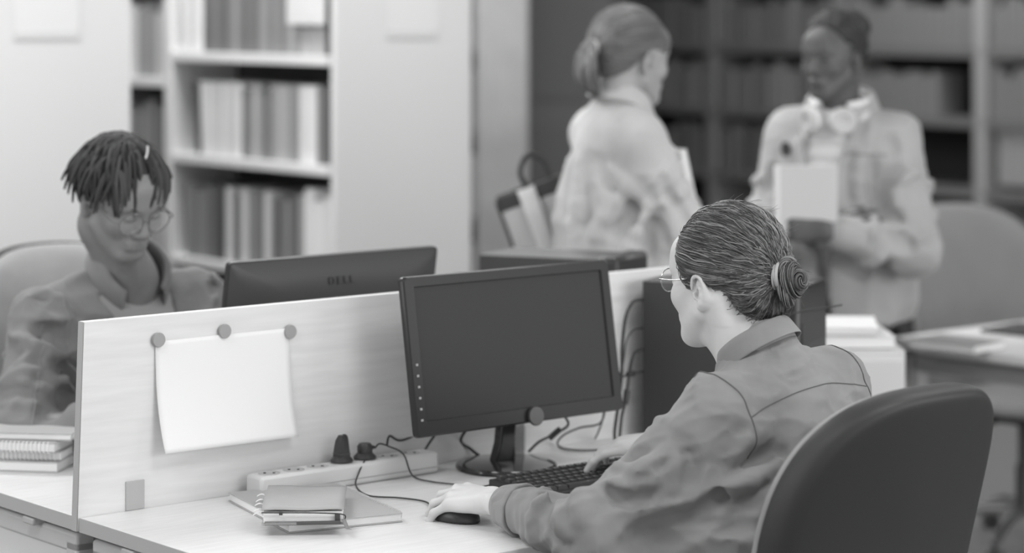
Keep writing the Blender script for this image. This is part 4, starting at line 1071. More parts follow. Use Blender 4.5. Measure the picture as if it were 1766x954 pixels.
# ================================================== the woman standing with her back turned (ponytail)
skW = skin('fair_skin', 158)
shirtW_m = weave('pale_grey_shirt', 186, 5, scale=700)
W1 = thing('person', 'standing person with a blond ponytail and a pale oversized shirt, back turned', 'person', (.26, 6.20, 0))
HW = (Vector((.298, 6.19, 1.508)), headM(Vector((.80, .60, 0)), -.10, .0), .985)
Nw = Vector((.262, 6.185, 1.372)); PVw = Vector((.29, 6.20, .93))
fw = Vector((.93, .36, 0)); rw = Vector((.36, -.93, 0)).normalized()
SRw = Nw+rw*.150+Vector((-.012, 0, -.060)); SLw = Nw-rw*.148+Vector((.01, 0, -.060))
ERw = SRw+Vector((.105, .02, -.225)); WRw = ERw+Vector((.035, .20, .02)); ELw = SLw+Vector((.10, .02, -.24)); WLw = Vector((.385, 6.17, 1.10))
S = Sdf(); head(S, HW, fem=True, nose=.98, jaw=.93)
S.poly([xf(HW, (0, -.03, -.04)), xf(HW, (0, -.04, -.09)), Nw, Nw-Vector((0, 0, .1))], [.045, .044, .050, .06], k=.03)
for a, b, c in ((SRw, ERw, WRw), (SLw, ELw, WLw)):
    S.cap(Nw-Vector((0, 0, .08)), a, .04, .04, k=.03); S.cap(a, b, .036, .032, k=.03); S.cap(b, c, .032, .023, k=.02)
S.ell(Nw-Vector((0, 0, .22)), (.11, .08, .2), basis(rw, (0, 0, 1)), k=.05)
hand(S, WRw, (.3, .9, .2), (.8, -.2, .3), -1, [(20, 30, 25)]*4, k=.92); hand(S, WLw, (.45, -.45, -.25), (.55, .8, .2), 1, [(35, 40, 30)]*4, k=.92)
sdf_obj('body', S, .0042, skW, W1)
S = Sdf(); R = clothes_torso(S, Nw, SRw, SLw, PVw, dep=1.12, wid=1.0)
S.cap(Nw-Vector((-.02, 0, .25)), PVw-Vector((0, 0, .06)), .12, .165, k=.08)
S.cap(SRw, ERw, .062, .064, k=.04); S.cap(ERw, WRw+(ERw-WRw)*.2, .062, .05, k=.03); S.cap(SLw, ELw, .060, .062, k=.04); S.cap(ELw, WLw+(ELw-WLw)*.2, .066, .048, k=.03)
S.cap(Nw, Nw+Vector((.0, 0, .03)), .055, .052, k=.02)
limb_folds(S, SRw, ERw, .062, .064, 5, rn, .012, .012, (.2, 1.1), 1.4)
folds(S, 5.8, 6.8, [(.020, [(1016, 272), (1041, 297), (1071, 327), (1102, 367), (1137, 402), (1152, 423)]), (.008, [(1080, 380), (1050, 395), (1025, 404)]), (.013, [(1013, 267), (1018, 352), (1021, 433)]), (.007, [(1122, 405), (1117, 443)]), (-.014, [(1000, 270), (1003, 350), (1002, 440)]), (-.016, [(1050, 285), (1090, 320), (1130, 370)]), (.010, [(1150, 330), (1180, 375), (1188, 400)])])
for x0, x1 in ((-.01, -.012), (.035, .05), (-.06, -.07)):      # long pleats down the back
    S.poly([SRw.lerp(SLw, .5)+R @ Vector(q) for q in ((x0, -.115, -.05), (x0*1.1, -.145, -.2), (x1*1.3, -.165, -.5))], [.004, .014, .012], k=.02)
for q in (((.17, -.02, -.10), (.10, -.10, -.22), (.02, -.14, -.38)), ((.19, .0, -.16), (.15, -.06, -.30), (.10, -.10, -.42)), ((.16, .06, -.22), (.17, .02, -.34), (.14, -.05, -.46))):
    S.poly([SRw.lerp(SLw, .5)+R @ Vector(a) for a in q], [.003, .016, .004], k=.025, smooth=4)
S.warp.append(crumple(.008, 6, 51, (1.6, 1.6, .6), R)); S.warp.append(crumple(.003, 18, 52))
neck_cut(S, Nw+Vector((0, 0, .045)), (.12, 0, 1))
S.cut(lambda P: .80-P[:, 2], .01)
sdf_obj('shirt', S, .0065, shirtW_m, W1)
collar('collar', shirtW_m, W1, Nw+Vector((.004, 0, .030)), basis(rw, Vector((.15, .05, 1))), .062, .060, .034, .036, open_=.4, flare=.014, point=.03)
# fair straight hair gathered low with a pale tie
hairW_m = mat('fair_hair', 128, .45, .5, vcol=True)
S = Sdf(); S.frame(*HW); S.ell((0, -.020, .040), (.083, .108, .092), k=.02); S.ell((0, -.075, .0), (.06, .045, .06), k=.03)
S.ell((0, .062, .040), (.060, .034, .044), k=.02); S.frame()
RHw = np.array([[float(HW[1][i][j]) for j in range(3)] for i in range(3)]); OHw = A3(HW[0])
S.cut(lambda P: np.interp(((P-OHw) @ RHw)[:, 1], [-.12, -.08, -.05, -.02, .0, .03, .06, .09], [-.07, -.065, -.045, .0, .022, .012, .008, .018])-((P-OHw) @ RHw)[:, 2], .010)
S.warp.append(lambda P: .0014*(vnoise(((P-OHw) @ RHw)*np.array([70, 20, 70]), 8)-.5)*2)
hv, hf = S.mesh(.004); HBw = BVHTree.FromPolygons([Vector(q) for q in hv.tolist()], hf.tolist()); st = MB(); rh = random.Random(12)
Cw = Vector((0, -.02, .035)); TW = Vector((0, -.125, .012)); e = (TW-Cw).normalized()
for i in range(1500):
    th_ = rh.uniform(-PI, PI); ph = rh.uniform(-.6, PI/2); d0 = Vector((math.cos(ph)*math.sin(th_), math.cos(ph)*math.cos(th_), math.sin(ph)))
    ang = d0.angle(e)
    if ang < .1: continue
    pts = []; L_ = min(1, rh.uniform(.5, 1.2)); ok = True
    for j in range(9):
        q = j/8*L_; dv = (d0*math.sin(ang*(1-q))+e*math.sin(ang*q))/math.sin(ang); dv.normalize(); o_ = xf(HW, Cw+dv*.3)
        hit = HBw.ray_cast(o_, (xf(HW, Cw)-o_).normalized())
        if hit[0] is None or hit[3] > .235: ok = False; break
        pts.append(hit[0]+(o_-hit[0]).normalized()*.0006)
    if ok: tube_strands(st, pts, [.0003, rh.uniform(.0008, .0016), .0006], rh.choice([.09, .12, .15, .19, .25]), 3)
for i in range(260):     # ponytail
    a = rh.random()*6.28; r_q = math.sqrt(rh.random()); ox, oz = math.cos(a)*r_q, math.sin(a)*r_q
    pts = [TW+Vector((ox*.012, .006, oz*.012)), TW+Vector((ox*.014, -.012, oz*.014)), TW+Vector((ox*.034, -.024+.012*oz, -.012+oz*.030)), TW+Vector((ox*.038, -.022+.018*oz, -.048+oz*.026)), TW+Vector((ox*.030, -.002+.014*oz-.01*rh.random(), -.086+oz*.014)), TW+Vector((ox*.014, .018, -.108-.014*rh.random()))]
    tube_strands(st, catmull([xf(HW, q) for q in pts], 3), [.0018, .0024, .0022, .0006], rh.choice([.08, .11, .14, .18, .23]), 4)
link_mesh('hair', hv, hf, hairW_m, W1, tone=.11+.05*vnoise(((hv-OHw) @ RHw)*np.array([150, 30, 150]), 4), extra=st)
MB().tube([xf(HW, TW+Vector((.0165*math.cos(2*PI*i/20), -.004, .0165*math.sin(2*PI*i/20))))-W1.location for i in range(21)], .006, 8).build('hair_tie', mat('white_hair_tie', 225, .6, .3), W1, smooth=True)
legs(W1, (.27, 6.12, .88), (.29, 6.30, .88), (.29, 6.12, .50), (.31, 6.30, .50), (.27, 6.12, .09), (.29, 6.30, .09), fw, trouser_m, shoe_m)

# ================================================== the woman facing us, headphones round her neck
skB = skin('deep_skin', 92)
jack_m = weave('light_denim_jacket', 168, 6, scale=700); top_m = weave('white_top', 214, 3, scale=1200)
W2 = thing('person', 'standing person with dark gathered hair, light jacket over white top, holding a notebook', 'person', (.865, 6.62, 0))
HB2 = (Vector((.842, 6.575, 1.500)), headM(Vector((-.66, -.75, 0)), -.06, .02), .905)
Nb = Vector((.872, 6.62, 1.352)); PVb = Vector((.90, 6.66, .92))
rb = Vector((-.88, .475, 0)).normalized(); fb = Vector((-.475, -.88, 0))
SRb = Nb+rb*.142+Vector((0, 0, -.070)); SLb = Nb-rb*.150+Vector((0, 0, -.062))
ELb = SLb+Vector((.035, -.09, -.285)); WLb = Vector((.800, 6.36, 1.062)); ERb = SRb+Vector((-.06, -.06, -.27)); WRb = ERb+Vector((.12, -.20, .04))
S = Sdf(); head(S, HB2, fem=True, lips=1.4, jaw=.95, nose=.97)
S.poly([xf(HB2, (0, -.03, -.04)), xf(HB2, (0, -.04, -.09)), Nb, Nb-Vector((0, 0, .1))], [.044, .043, .050, .06], k=.03)
S.cap(xf(HB2, (0, .01, -.07)), Nb+Vector((0, -.02, 0)), .03, .04, k=.03)
S.ell(Nb-Vector((0, 0, .22)), (.11, .07, .2), basis(rb, (0, 0, 1)), k=.05)
for a, b, c in ((SRb, ERb, WRb), (SLb, ELb, WLb)):
    S.cap(Nb-Vector((0, 0, .08)), a, .04, .04, k=.03); S.cap(a, b, .036, .032, k=.03); S.cap(b, c, .032, .023, k=.02)
hand(S, WLb, (-.97, .05, .12), (-.1, -.95, .2), 1, [(15, 45, 30), (18, 50, 35), (20, 50, 35), (22, 50, 35)], th=(.55, .75, .1), k=.95)
hand(S, WRb, (.7, -.5, .2), (-.2, -.9, .2), -1, [(20, 40, 30)]*4, k=.92)
sdf_obj('body', S, .0036, skB, W2)
S = Sdf(); R = clothes_torso(S, Nb, SRb, SLb, PVb, dep=.92, wid=.9); S.cap(Nb, Nb+Vector((0, 0, .035)), .054, .050, k=.02)
neck_cut(S, Nb+Vector((0, -.01, .042)), (0, -.35, 1))
S.cut(lambda P, c=A3(Nb), x=A3(rb): np.abs((P-c) @ x)-.095, .01)
S.cut(lambda P: .85-P[:, 2], .01); S.warp.append(lambda P: .003*np.sin(P[:, 2]*150)*(P[:, 2] < 1.30))
sdf_obj('top', S, .006, top_m, W2)
S = Sdf(); R = clothes_torso(S, Nb, SRb, SLb, PVb, dep=1.10, wid=1.04); S.cap(Nb-Vector((0, 0, .22)), PVb-Vector((0, 0, .10)), .13, .165, k=.08)
S.cap(SRb, ERb, .068, .066, k=.04); S.cap(ERb, WRb+(ERb-WRb)*.2, .066, .05, k=.03); S.cap(SLb, ELb, .068, .070, k=.04); S.cap(ELb, WLb+(ELb-WLb)*.16, .066, .048, k=.03)
limb_folds(S, SLb, ELb, .068, .070, 7, rn, .013, .012, (.25, 1.05), 1.4); limb_folds(S, ELb, WLb, .066, .052, 6, rn, .012, .012, (0, .8), 1.3); limb_folds(S, SRb, ERb, .068, .066, 5, rn, .012, .012, (.2, 1), 1.4)
folds(S, 6.1, 7.0, [(.018, [(1554, 285), (1532, 312), (1518, 347), (1521, 372)]), (.012, [(1536, 240), (1536, 270)]), (.012, [(1470, 263), (1465, 303), (1463, 352)]), (.012, [(1501, 276), (1494, 338)]), (.020, [(1418, 438), (1455, 451), (1493, 463), (1531, 455)]), (.015, [(1520, 397), (1557, 415), (1569, 427)]), (.014, [(1531, 363), (1561, 374)]), (.012, [(1330, 290), (1322, 330)]), (-.014, [(1482, 270), (1478, 350)]), (-.014, [(1540, 330), (1556, 350), (1570, 390)])])
MBn = A3((SRb+SLb)/2); RBn = np.array([[float(R[i][j]) for j in range(3)] for i in range(3)]); RJ = R.copy(); MJ = (SRb+SLb)/2
def openB(P):
    Q = (P-MBn) @ RBn; half = .018+.22*np.clip(Q[:, 2]+.20, 0, .4)
    return np.where((Q[:, 1] > .02), half-np.abs(Q[:, 0]-.015), -.05)
S.warp.append(crumple(.008, 7, 61, (1.8, 1.8, .7), R)); S.warp.append(crumple(.003, 18, 62))
S.cut(openB, .008)
neck_cut(S, Nb+Vector((0, 0, .02)), (0, -.35, 1)); S.cut(lambda P: .80-P[:, 2], .01)
jk = sdf_obj('jacket', S, .006, jack_m, W2)
collar('collar', jack_m, W2, Nb+Vector((0, -.004, .012)), basis(rb, Vector((-.10, -.25, 1))), .070, .072, .036, .060, open_=.65, flare=.024, dip=.02, point=.055)
ray_seam(jk, [(MJ+R @ Vector((sx, .4, -.02-.1*abs(sx))), MJ+R @ Vector((sx, 0, -.02-.1*abs(sx)))) for sx in [-.15+.1*i/10 for i in range(11)]], .0015, 'yoke_seam', mat('jacket_seam', 120, .8, .1), W2)
b = MB().box((0, 0, 0), (.055, .012, .09), R=R); pk = MJ+R @ Vector((-.085, .118, -.135))
b.v = [tuple(Vector(q)+pk-W2.location) for q in b.v]; b.build('chest_pocket', jack_m, W2, bevel=.004)
MB().lathe([(0, -.002), (.014, -.002), (.014, .002), (0, .002)], MJ+R @ Vector((.118, .105, -.015))-W2.location, 20, R=R @ Matrix.Rotation(PI/2, 3, 'X'), sy=1.4).build('badge', mat('dark_badge', 70, .4, .4), W2, smooth=True)
# gathered dark hair
hairB_m = mat('black_hair', 58, .6, .4, vcol=True)
S = Sdf(); S.frame(*HB2); S.ell((0, -.028, .046), (.084, .104, .092), k=.02); S.ell((.0, -.122, .078), (.050, .046, .050), k=.012); S.ell((0, -.07, .01), (.068, .05, .06), k=.03); S.frame()
RHb = np.array([[float(HB2[1][i][j]) for j in range(3)] for i in range(3)]); OHb = A3(HB2[0])
S.cut(lambda P: np.interp(((P-OHb) @ RHb)[:, 1], [-.12, -.07, -.03, .0, .02, .035, .05, .08], [-.070, -.062, -.035, -.004, .030, .060, .086, .110])-((P-OHb) @ RHb)[:, 2], .008)
S.warp.append(lambda P: .0035*(vnoise(P*95, 3)-.5)*2+.0022*(vnoise(P*210, 4)-.5)*2)
hv, hf = S.mesh(.003); link_mesh('hair', hv, hf, hairB_m, W2, tone=.022+.018*vnoise(hv*120, 7))
for s in (-1, 1):
    ey = MB().lathe([(0, -.0118), (.006, -.010), (.0118, 0), (.006, .010), (0, .0118)], xf(HB2, (s*.031, .0745, -.002))-W2.location, 16)
    ey.build('eye', mat('dark_eye', 52, .25, .5), W2, smooth=True)
    MB().tube([xf(HB2, (s*.016, .0905, .019))-W2.location, xf(HB2, (s*.030, .089, .024))-W2.location, xf(HB2, (s*.046, .076, .019))-W2.location], [.0018, .0028, .0012], 6, smooth=4).build('eyebrow', mat('dark_eye', 52), W2, smooth=True)
legs(W2, (.82, 6.72, .86), (.93, 6.68, .86), (.80, 6.70, .50), (.93, 6.64, .50), (.80, 6.72, .09), (.94, 6.68, .09), fb, trouser_m, shoe_m)
# ------------------------------------------------------------------ things on and around the desks
RZ = AX
# sheet held by three magnets
ps = thing('paper_sheet', 'large blank white sheet held on the divider by three grey magnets, bottom curling', 'paper', SD(.153, .0022, .84), RZ)
def pf(u, v):
    t = 1-v; lean_ = .003*t
    y = -(.0012+.034*t**2.6*(1-.35*u)); z = .197*v-.004*(1-v)*u
    return (.290*u+.004*t*math.sin(u*3)+.006*t*t*(1 if u > .5 else 0)*(u-.5)*2, y, z)
MB().grid(pf, 24, 24).build('sheet', paper, ps, smooth=True, solid=.0004)
mg = mat('grey_magnet', 158, .5, .3)
for px, py, lb in ((271, 586, 'leftmost'), (385, 571, 'middle'), (498, 572, 'rightmost')):
    a = (px-883)/F0; s_ = (a*P0.y-P0.x)/(D1.x-a*D1.y); Y = P0.y+D1.y*s_
    m_ = thing('magnet', 'round grey magnet on the divider, %s of the three along the sheet top' % lb, 'magnet', SD(s_, .0036, CAMH-py*Y/F0), RZ, 'round grey magnets')
    Rm = Matrix.Rotation(PI/2, 3, 'X')
    MB().lathe([(0, -.0005), (.0130, -.0005), (.0132, .003), (.0122, .0048), (0, .005)], (0, 0, 0), 32, R=Rm).build('cap', mg, m_, smooth=True)
    MB().lathe([(0, -.0012), (.011, -.0012), (.011, -.0004), (0, -.0004)], (0, 0, 0), 24, R=Rm).build('backing', black, m_)
# power strip
psx = thing('power_strip', 'long white multi-socket power strip lying along the foot of the divider', 'power strip', SD(.335, .045, DZ+.0002), RZ)
stw = mat('white_strip_plastic', 218, .4, .4)
MB().box((.205, 0, .020), (.41, .052, .040)).build('body', stw, psx, bevel=.006)
MB().box((.205, -.0262, .012), (.40, .001, .001)).build('seam', mat('grey_seam', 150, .6, .2), psx)
sk = mat('socket_recess', 190, .5, .3); dk = mat('socket_hole', 60, .6, .2)
for k in range(7):
    x = .035+.054*k
    so_ = MB().lathe([(0, .0402), (.0185, .0402), (.0195, .0412), (.0205, .0412), (.0205, .0400), (0, .0398)], (x, 0, 0), 28).build('socket', sk, psx, smooth=True)
    MB().lathe([(0, .0404), (.0026, .0404), (.0026, .0414), (0, .0414)], (x-.007, .005, 0), 12).lathe([(0, .0404), (.0026, .0404), (.0026, .0414), (0, .0414)], (x+.007, -.005, 0), 12).build('pin_holes', dk, so_)
def plug_at(x, label, tall):
    w_ = SD(.335+x, .045, DZ+.042); t = thing('power_plug', label, 'plug', w_, RZ)
    MB().lathe([(0, 0), (.021, 0), (.022, .003), (.019, .007), (.015, .011), (0, .011)], (0, 0, 0), 24).build('base', black, t, smooth=True)
    if tall:
        MB().loops([[(a*wd, b_*dp, z) for a, b_ in ((-1, -1), (0, -1.2), (1, -1), (1, 1), (0, 1.2), (-1, 1))] for wd, dp, z in ((.0125, .011, .008), (.0115, .010, .022), (.009, .008, .040), (.004, .005, .050))]).build('grip', black, t, smooth=True)
        for k in range(4): MB().box((0, 0, .016+.006*k), (.024-.003*k, .024-.003*k, .0016)).build('grip_ring', mat('dark_rib', 80, .5, .3), t)
        MB().tube([(.004, .0, .049), (.011, .001, .046), (.015, .002, .030), (.0165, .002, .014)], .003, 8, smooth=5).build('strap', black, t, smooth=True)
    else:
        MB().lathe([(0, .009), (.0135, .009), (.0145, .014), (.0145, .024), (.011, .029), (0, .030)], (0, 0, 0), 20).build('grip', black, t, smooth=True)
        MB().tube([(.010, 0, .020), (.022, 0, .019)], [.005, .003], 8).build('cable_sleeve', black, t, smooth=True)
    return t
plug_at(.198, 'tall black plug with a loop standing in the power strip', True)
plug_at(.252, 'squat black plug with cords beside the tall one in the power strip', False)
def desk_pt(px, py, z=.7432): Y = (CAMH-z)*F0/py; return at(px, py, Y)
def cord(label, pts, r=.0022, name='cable', ends=None):
    o = MB(); base_ = pts[0]; t = thing(name, label, 'cable', base_)
    MB().tube([Vector(p)-base_ for p in pts], r, 8, smooth=6).build('cord', cable_m, t, smooth=True)
    if ends:
        for i, rr_, ln in ends:
            d_ = (Vector(pts[i])-Vector(pts[i-1 if i else 1])).normalized()
            MB().tube([Vector(pts[i])-base_-d_*ln*.5, Vector(pts[i])-base_+d_*ln*.5], rr_, 10).build('connector', black, t, smooth=True)
    return t
pl = SD(.335+.252, .045, DZ+.06)
cord('thin black mouse cord curling from the squat plug to the mouse', [pl+Vector((.004, -.018, -.012)), pl+Vector((-.008, -.045, -.035)), desk_pt(614, 838, .7435), desk_pt(636, 855), desk_pt(690, 859), desk_pt(735, 866), SD(.50, .365, .7455)], .0016)
cord('thin black cord running from the plug past the hand to the keyboard', [pl+D1*.024+Vector((0, 0, -.001)), pl+D1*.034+Vector((0, 0, .006)), pl+D1*.052+D2*.004, pl+D1*.064+D2*.036+Vector((0, 0, -.012)), pl+D1*.075+D2*.050+Vector((0, 0, -.052)), desk_pt(745, 831), desk_pt(790, 836), SD(.70, .245, .744), SD(.74, .252, .747)], .0016)
cord('black cord rising from the power strip to the back of the near monitor', [pl+D1*.052+Vector((0, 0, .0)), pl+D1*.058+Vector((0, 0, .018)), at(690, 760, 4.82), at(722, 750, 4.86), at(760, 745, 4.88), SD(.84, .085, .84)], .0022)
cord('black cord with a plug end hanging at the end of the power strip', [at(752, 748, 4.86), at(738, 768, 4.84), at(726, 790, 4.82), desk_pt(722, 803, .746)], .0024, ends=[(3, .006, .014)])
cord('black cord sloping down behind the left of the monitor stand', [SD(.84, .08, .85), at(795, 757, 4.92), at(812, 775, 4.93), desk_pt(830, 789, .745)], .0030)
cord('black video cord with a thick ferrite behind the right of the monitor stand', [SD(1.00, .08, .86), at(980, 728, 5.00), at(957, 748, 5.0), at(930, 762, 4.98), desk_pt(912, 779, .745)], .0026, ends=[(2, .006, .03)])
cord('grey looped cord lying on the desk right of the monitor stand', [at(1045, 700, 5.08), at(1035, 730, 5.06), at(1000, 738, 5.06), at(970, 752, 5.02), desk_pt(962, 768, .744), desk_pt(985, 776, .744), desk_pt(1030, 776, .744), desk_pt(1075, 768, .744)], .0020)
cord('thin cord hanging vertically behind the right edge of the monitor', [at(1042, 690, 5.07), at(1040, 720, 5.08), at(1032, 745, 5.07), desk_pt(1026, 757, .745)], .0018)
cord('thick black cord arching out of the back of the near computer case', [at(1108, 517, 5.17), at(1092, 521, 5.13), at(1079, 548, 5.11), at(1073, 600, 5.10), at(1072, 650, 5.10), at(1066, 700, 5.09), at(1060, 745, 5.09), desk_pt(1062, 768, .745)], .0036)
cord('thin dark cord looping below the first cord behind the computer case', [at(1108, 566, 5.17), at(1092, 570, 5.13), at(1080, 590, 5.12), at(1074, 630, 5.12), at(1060, 668, 5.12)], .0018)
cord('black cord curving down beside the computer case to the desk', [at(1108, 602, 5.16), at(1094, 610, 5.13), at(1086, 640, 5.12), at(1080, 685, 5.11), at(1072, 720, 5.11), desk_pt(1068, 764, .745)], .0034, ends=[(3, .0065, .03)])
cord('short black cord joining the upright cords behind the computer case', [at(1108, 641, 5.16), at(1088, 645, 5.13), at(1070, 652, 5.11), at(1052, 660, 5.10)], .0024, ends=[(1, .006, .02)])
cord('thin grey cord crossing the front of the near computer case', [at(1352, 545, 4.99), at(1385, 537, 4.96), at(1430, 530, 4.94), at(1452, 526, 4.96)], .0016)
# keyboard
kb = thing('keyboard', 'black desktop keyboard in front of the monitor under the right hand', 'keyboard', SD(.712, .262, DZ+.0003), RZ)
KW, KD = .445, .142
b = MB(); b.loops([[(0, 0, 0), (KW, 0, 0), (KW, -KD, 0), (0, -KD, 0)], [(0, 0, .020), (KW, 0, .020), (KW, -KD, .010), (0, -KD, .010)]]); b.build('case', mat('keyboard_black', 58, .5, .3), kb, bevel=.003)
km = mat('key_black', 66, .42, .4); km2 = mat('key_legend_pale', 150, .5, .3)
def key_mesh(wd):
    b = MB(); b.loops([[(-wd/2, -.0075, 0), (wd/2, -.0075, 0), (wd/2, .0075, 0), (-wd/2, .0075, 0)], [(-wd/2+.0015, -.006, .006), (wd/2-.0015, -.006, .006), (wd/2-.0015, .0065, .006), (-wd/2+.0015, .0065, .006)]])
    b.add([(-.0045, -.002, .00615), (-.001, -.002, .00615), (-.001, .003, .00615), (-.0045, .003, .00615)], [(0, 1, 2, 3)])
    me = bpy.data.meshes.new('key'); me.from_pydata(b.v, [], b.f); me.materials.append(km); me.materials.append(km2); me.polygons[-1].material_index = 1; me.update(); return me
kc = {}; nk = 0
rows = [[1]*13+[0]+[1, 1, 1], [1]*13+[2]+[1, 1, 1]+[1]*3, [1.5]+[1]*12+[1.5]+[1, 1, 1]+[1]*3, [1.8]+[1]*11+[2.2]+[-3]+[1]*3, [2.3]+[1]*10+[2.7]+[-1, 1, -1]+[1]*3, [1.4, 1.2, 1.4, 6, 1.4, 1.2, 1.4]+[-.6, 1, 1, 1]+[2, 1]]
U = .0190*KW/.445*.985
for ri, row in enumerate(rows):
    x = .012; y = -.014-.0205*ri-(.004 if ri else 0); zz = .020-.010*(-y/KD)
    for wv_ in row:
        if wv_ <= 0: x += abs(wv_)*U if wv_ else U*.6; continue
        if x+wv_*U > KW-.008: break
        wd = round(wv_*U-.0022, 4)
        if wd not in kc: kc[wd] = key_mesh(wd)
        if nk < 99:
            o = bpy.data.objects.new('key', kc[wd]); COL.objects.link(o); o.parent = kb; o.location = (x+wv_*U/2, y, zz); o.rotation_euler = (.07, 0, 0); nk += 1
        x += wv_*U
# mouse
mo_ = thing('computer_mouse', 'black mouse under the left hand of the seated man', 'mouse', (-.100, 4.362, DZ+.0004), math.atan2(.66, -.74)-PI/2)
S = Sdf(); S.ell((0, 0, .004), (.030, .054, .028), k=.01); S.cut(lambda P: .0-P[:, 2], .003)
v_, f_ = S.mesh(.003); mv = link_mesh('shell', v_, f_, mat('mouse_black', 52, .35, .4), None); mv.parent = mo_
MB().lathe([(0, -.003), (.008, -.003), (.008, .003), (0, .003)], (0, .028, .024), 18, R=Matrix.Rotation(PI/2, 3, 'Y')).build('wheel', mat('dark_rubber', 60, .7, .2), mo_)

# notebooks in front
def booklet(t, wd, dp, th, cov, pg, r=.003, zc=0, name='cover', gap=.004):
    MB().box((wd/2, dp/2, zc+.0009), (wd, dp, .0018)).build('lower_'+name, cov, t, bevel=.0006)
    MB().box((wd/2, dp/2+.0, zc+th/2), (wd-gap, dp-gap, th-.0038)).build('page_block', pg, t, bevel=.0006)
    MB().box((wd/2, dp/2, zc+th-.0009), (wd, dp, .0018)).build('upper_'+name, cov, t, bevel=.0006)
pgm = mat('page_edges', 226, .8, .1)
e1 = Vector((.44, -.90, 0)).normalized()
nb = thing('spiral_notebook', 'large grey spiral notebook lying open-edged on the near desk', 'notebook', Vector((-.515, 4.525, DZ+.0003)), math.atan2(e1.y, e1.x))
booklet(nb, .305, .212, .016, mat('grey_notebook_cover', 176, .5, .3), pgm)
for k in range(34):
    x = .014+.0084*k
    MB().tube([(x, .2035, .017), (x, .206, .0185), (x, .2135, .0165), (x, .2165, .009), (x, .2135, .002), (x+.002, .208, .0012)], .0006, 5, smooth=3).build('spiral_ring', mat('pale_wire', 205, .3, .5), nb, smooth=True)
pn = thing('planner', 'grey soft planner with elastic bands and sticky tabs resting on the spiral notebook', 'notebook', Vector((-.4255, 4.232, DZ+.0172)), math.radians(2.5))
pcv = mat('planner_cover', 168, .55, .3, noise=2, nscale=40)
def wavy(u, v): return (.140*u, .005+.215*v, .0245+.0035*math.sin(v*2.6+.4)-.0025*u*v+.0008*math.sin(u*9))
MB().grid(wavy, 12, 12).build('upper_cover', pcv, pn, smooth=True, solid=.0018)
MB().box((.070, .108, .0012), (.140, .215, .002)).build('lower_cover', pcv, pn, bevel=.0006)
MB().box((.070, .110, .0125), (.134, .208, .019)).build('page_block', pgm, pn, bevel=.001)
MB().tube([(.0, .003, .0215), (.05, .0015, .0215), (.10, .002, .0205), (.139, .002, .0175), (.141, .004, .008)], .0012, 6, smooth=5).build('elastic_band', mat('dark_elastic', 70, .6, .2), pn, smooth=True)
MB().tube([(.006, -.0035, .0045), (.06, -.0035, .0045)], .0036, 10).build('pen_barrel', mat('silver_barrel', 150, .25, .5, metal=.6), pn, smooth=True)
MB().tube([(.060, -.0035, .0045), (.134, -.0035, .0055)], .0032, 10).build('pen_grip', mat('dark_pen', 80, .4, .4), pn, smooth=True)
MB().box((.129, .002, .010), (.009, .006, .017)).build('closure_tab', mat('dark_elastic', 70), pn, bevel=.001)
MB().box((.033, .0, .0205), (.006, .004, .005)).build('clip', mat('dark_elastic', 70), pn)
MB().grid(lambda u, v: (.136+.010*v+.007*u, .001-.022*v, .010-.0125*min(1, v*1.6)), 3, 10).build('ribbon', mat('grey_ribbon', 140, .7, .1), pn, smooth=True, solid=.0006)
for k, (yy, zz, an) in enumerate(((.150, .020, .5), (.118, .018, -.3), (.085, .017, .2), (.055, .014, -.2), (.030, .012, .1))):
    MB().grid(lambda u, v: (.002-.018*v, yy+.010*(u-.5)+an*.01*v, zz+.004*math.sin(v*PI)), 3, 6).build('sticky_tab', mat('white_tab', 238, .7, .1), pn, smooth=True, solid=.0004)

# stack on the far desk at the left
q = desk_pt(128, 812); 
e2 = Vector((.985, -.17, 0)).normalized(); rzs = math.atan2(e2.y, e2.x)
sb0 = Vector((q.x-.27, q.y+.035, DZ+.0003))
for k, (lab, th, cvg, dx_, spiral, dd) in enumerate((('thick pale folder at the bottom of the stack left of the divider', .020, 188, -.012, False, .215), ('grey spiral notebook second from the bottom of the left stack', .0175, 190, -.008, True, .205), ('grey spiral notebook third from the bottom of the left stack', .020, 176, -.014, True, .200), ('grey folder on top of the stack left of the divider', .014, 180, .012, False, .215))):
    z0 = sum((.0208, .0182, .0208, .0148)[:k])
    t = thing('notebook', lab, 'notebook', sb0+Vector((dx_, .0, z0)), rzs+(.0, .05, -.03, .03)[k], 'notebooks stacked on the far desk')
    booklet(t, .255, dd, th, mat('stack_cover_%s' % ('pale', 'light', 'mid', 'grey')[k], cvg, .5, .3), pgm)
    if spiral:
        for i in range(28):
            x = .012+.0085*i
            MB().tube([(x, .006, th), (x, -.001, th+.001), (x, -.005, th*.6), (x, -.002, .001), (x+.002, .004, .0)], .0010, 5, smooth=2).build('spiral_ring', mat('bright_wire', 238, .25, .5), t, smooth=True)

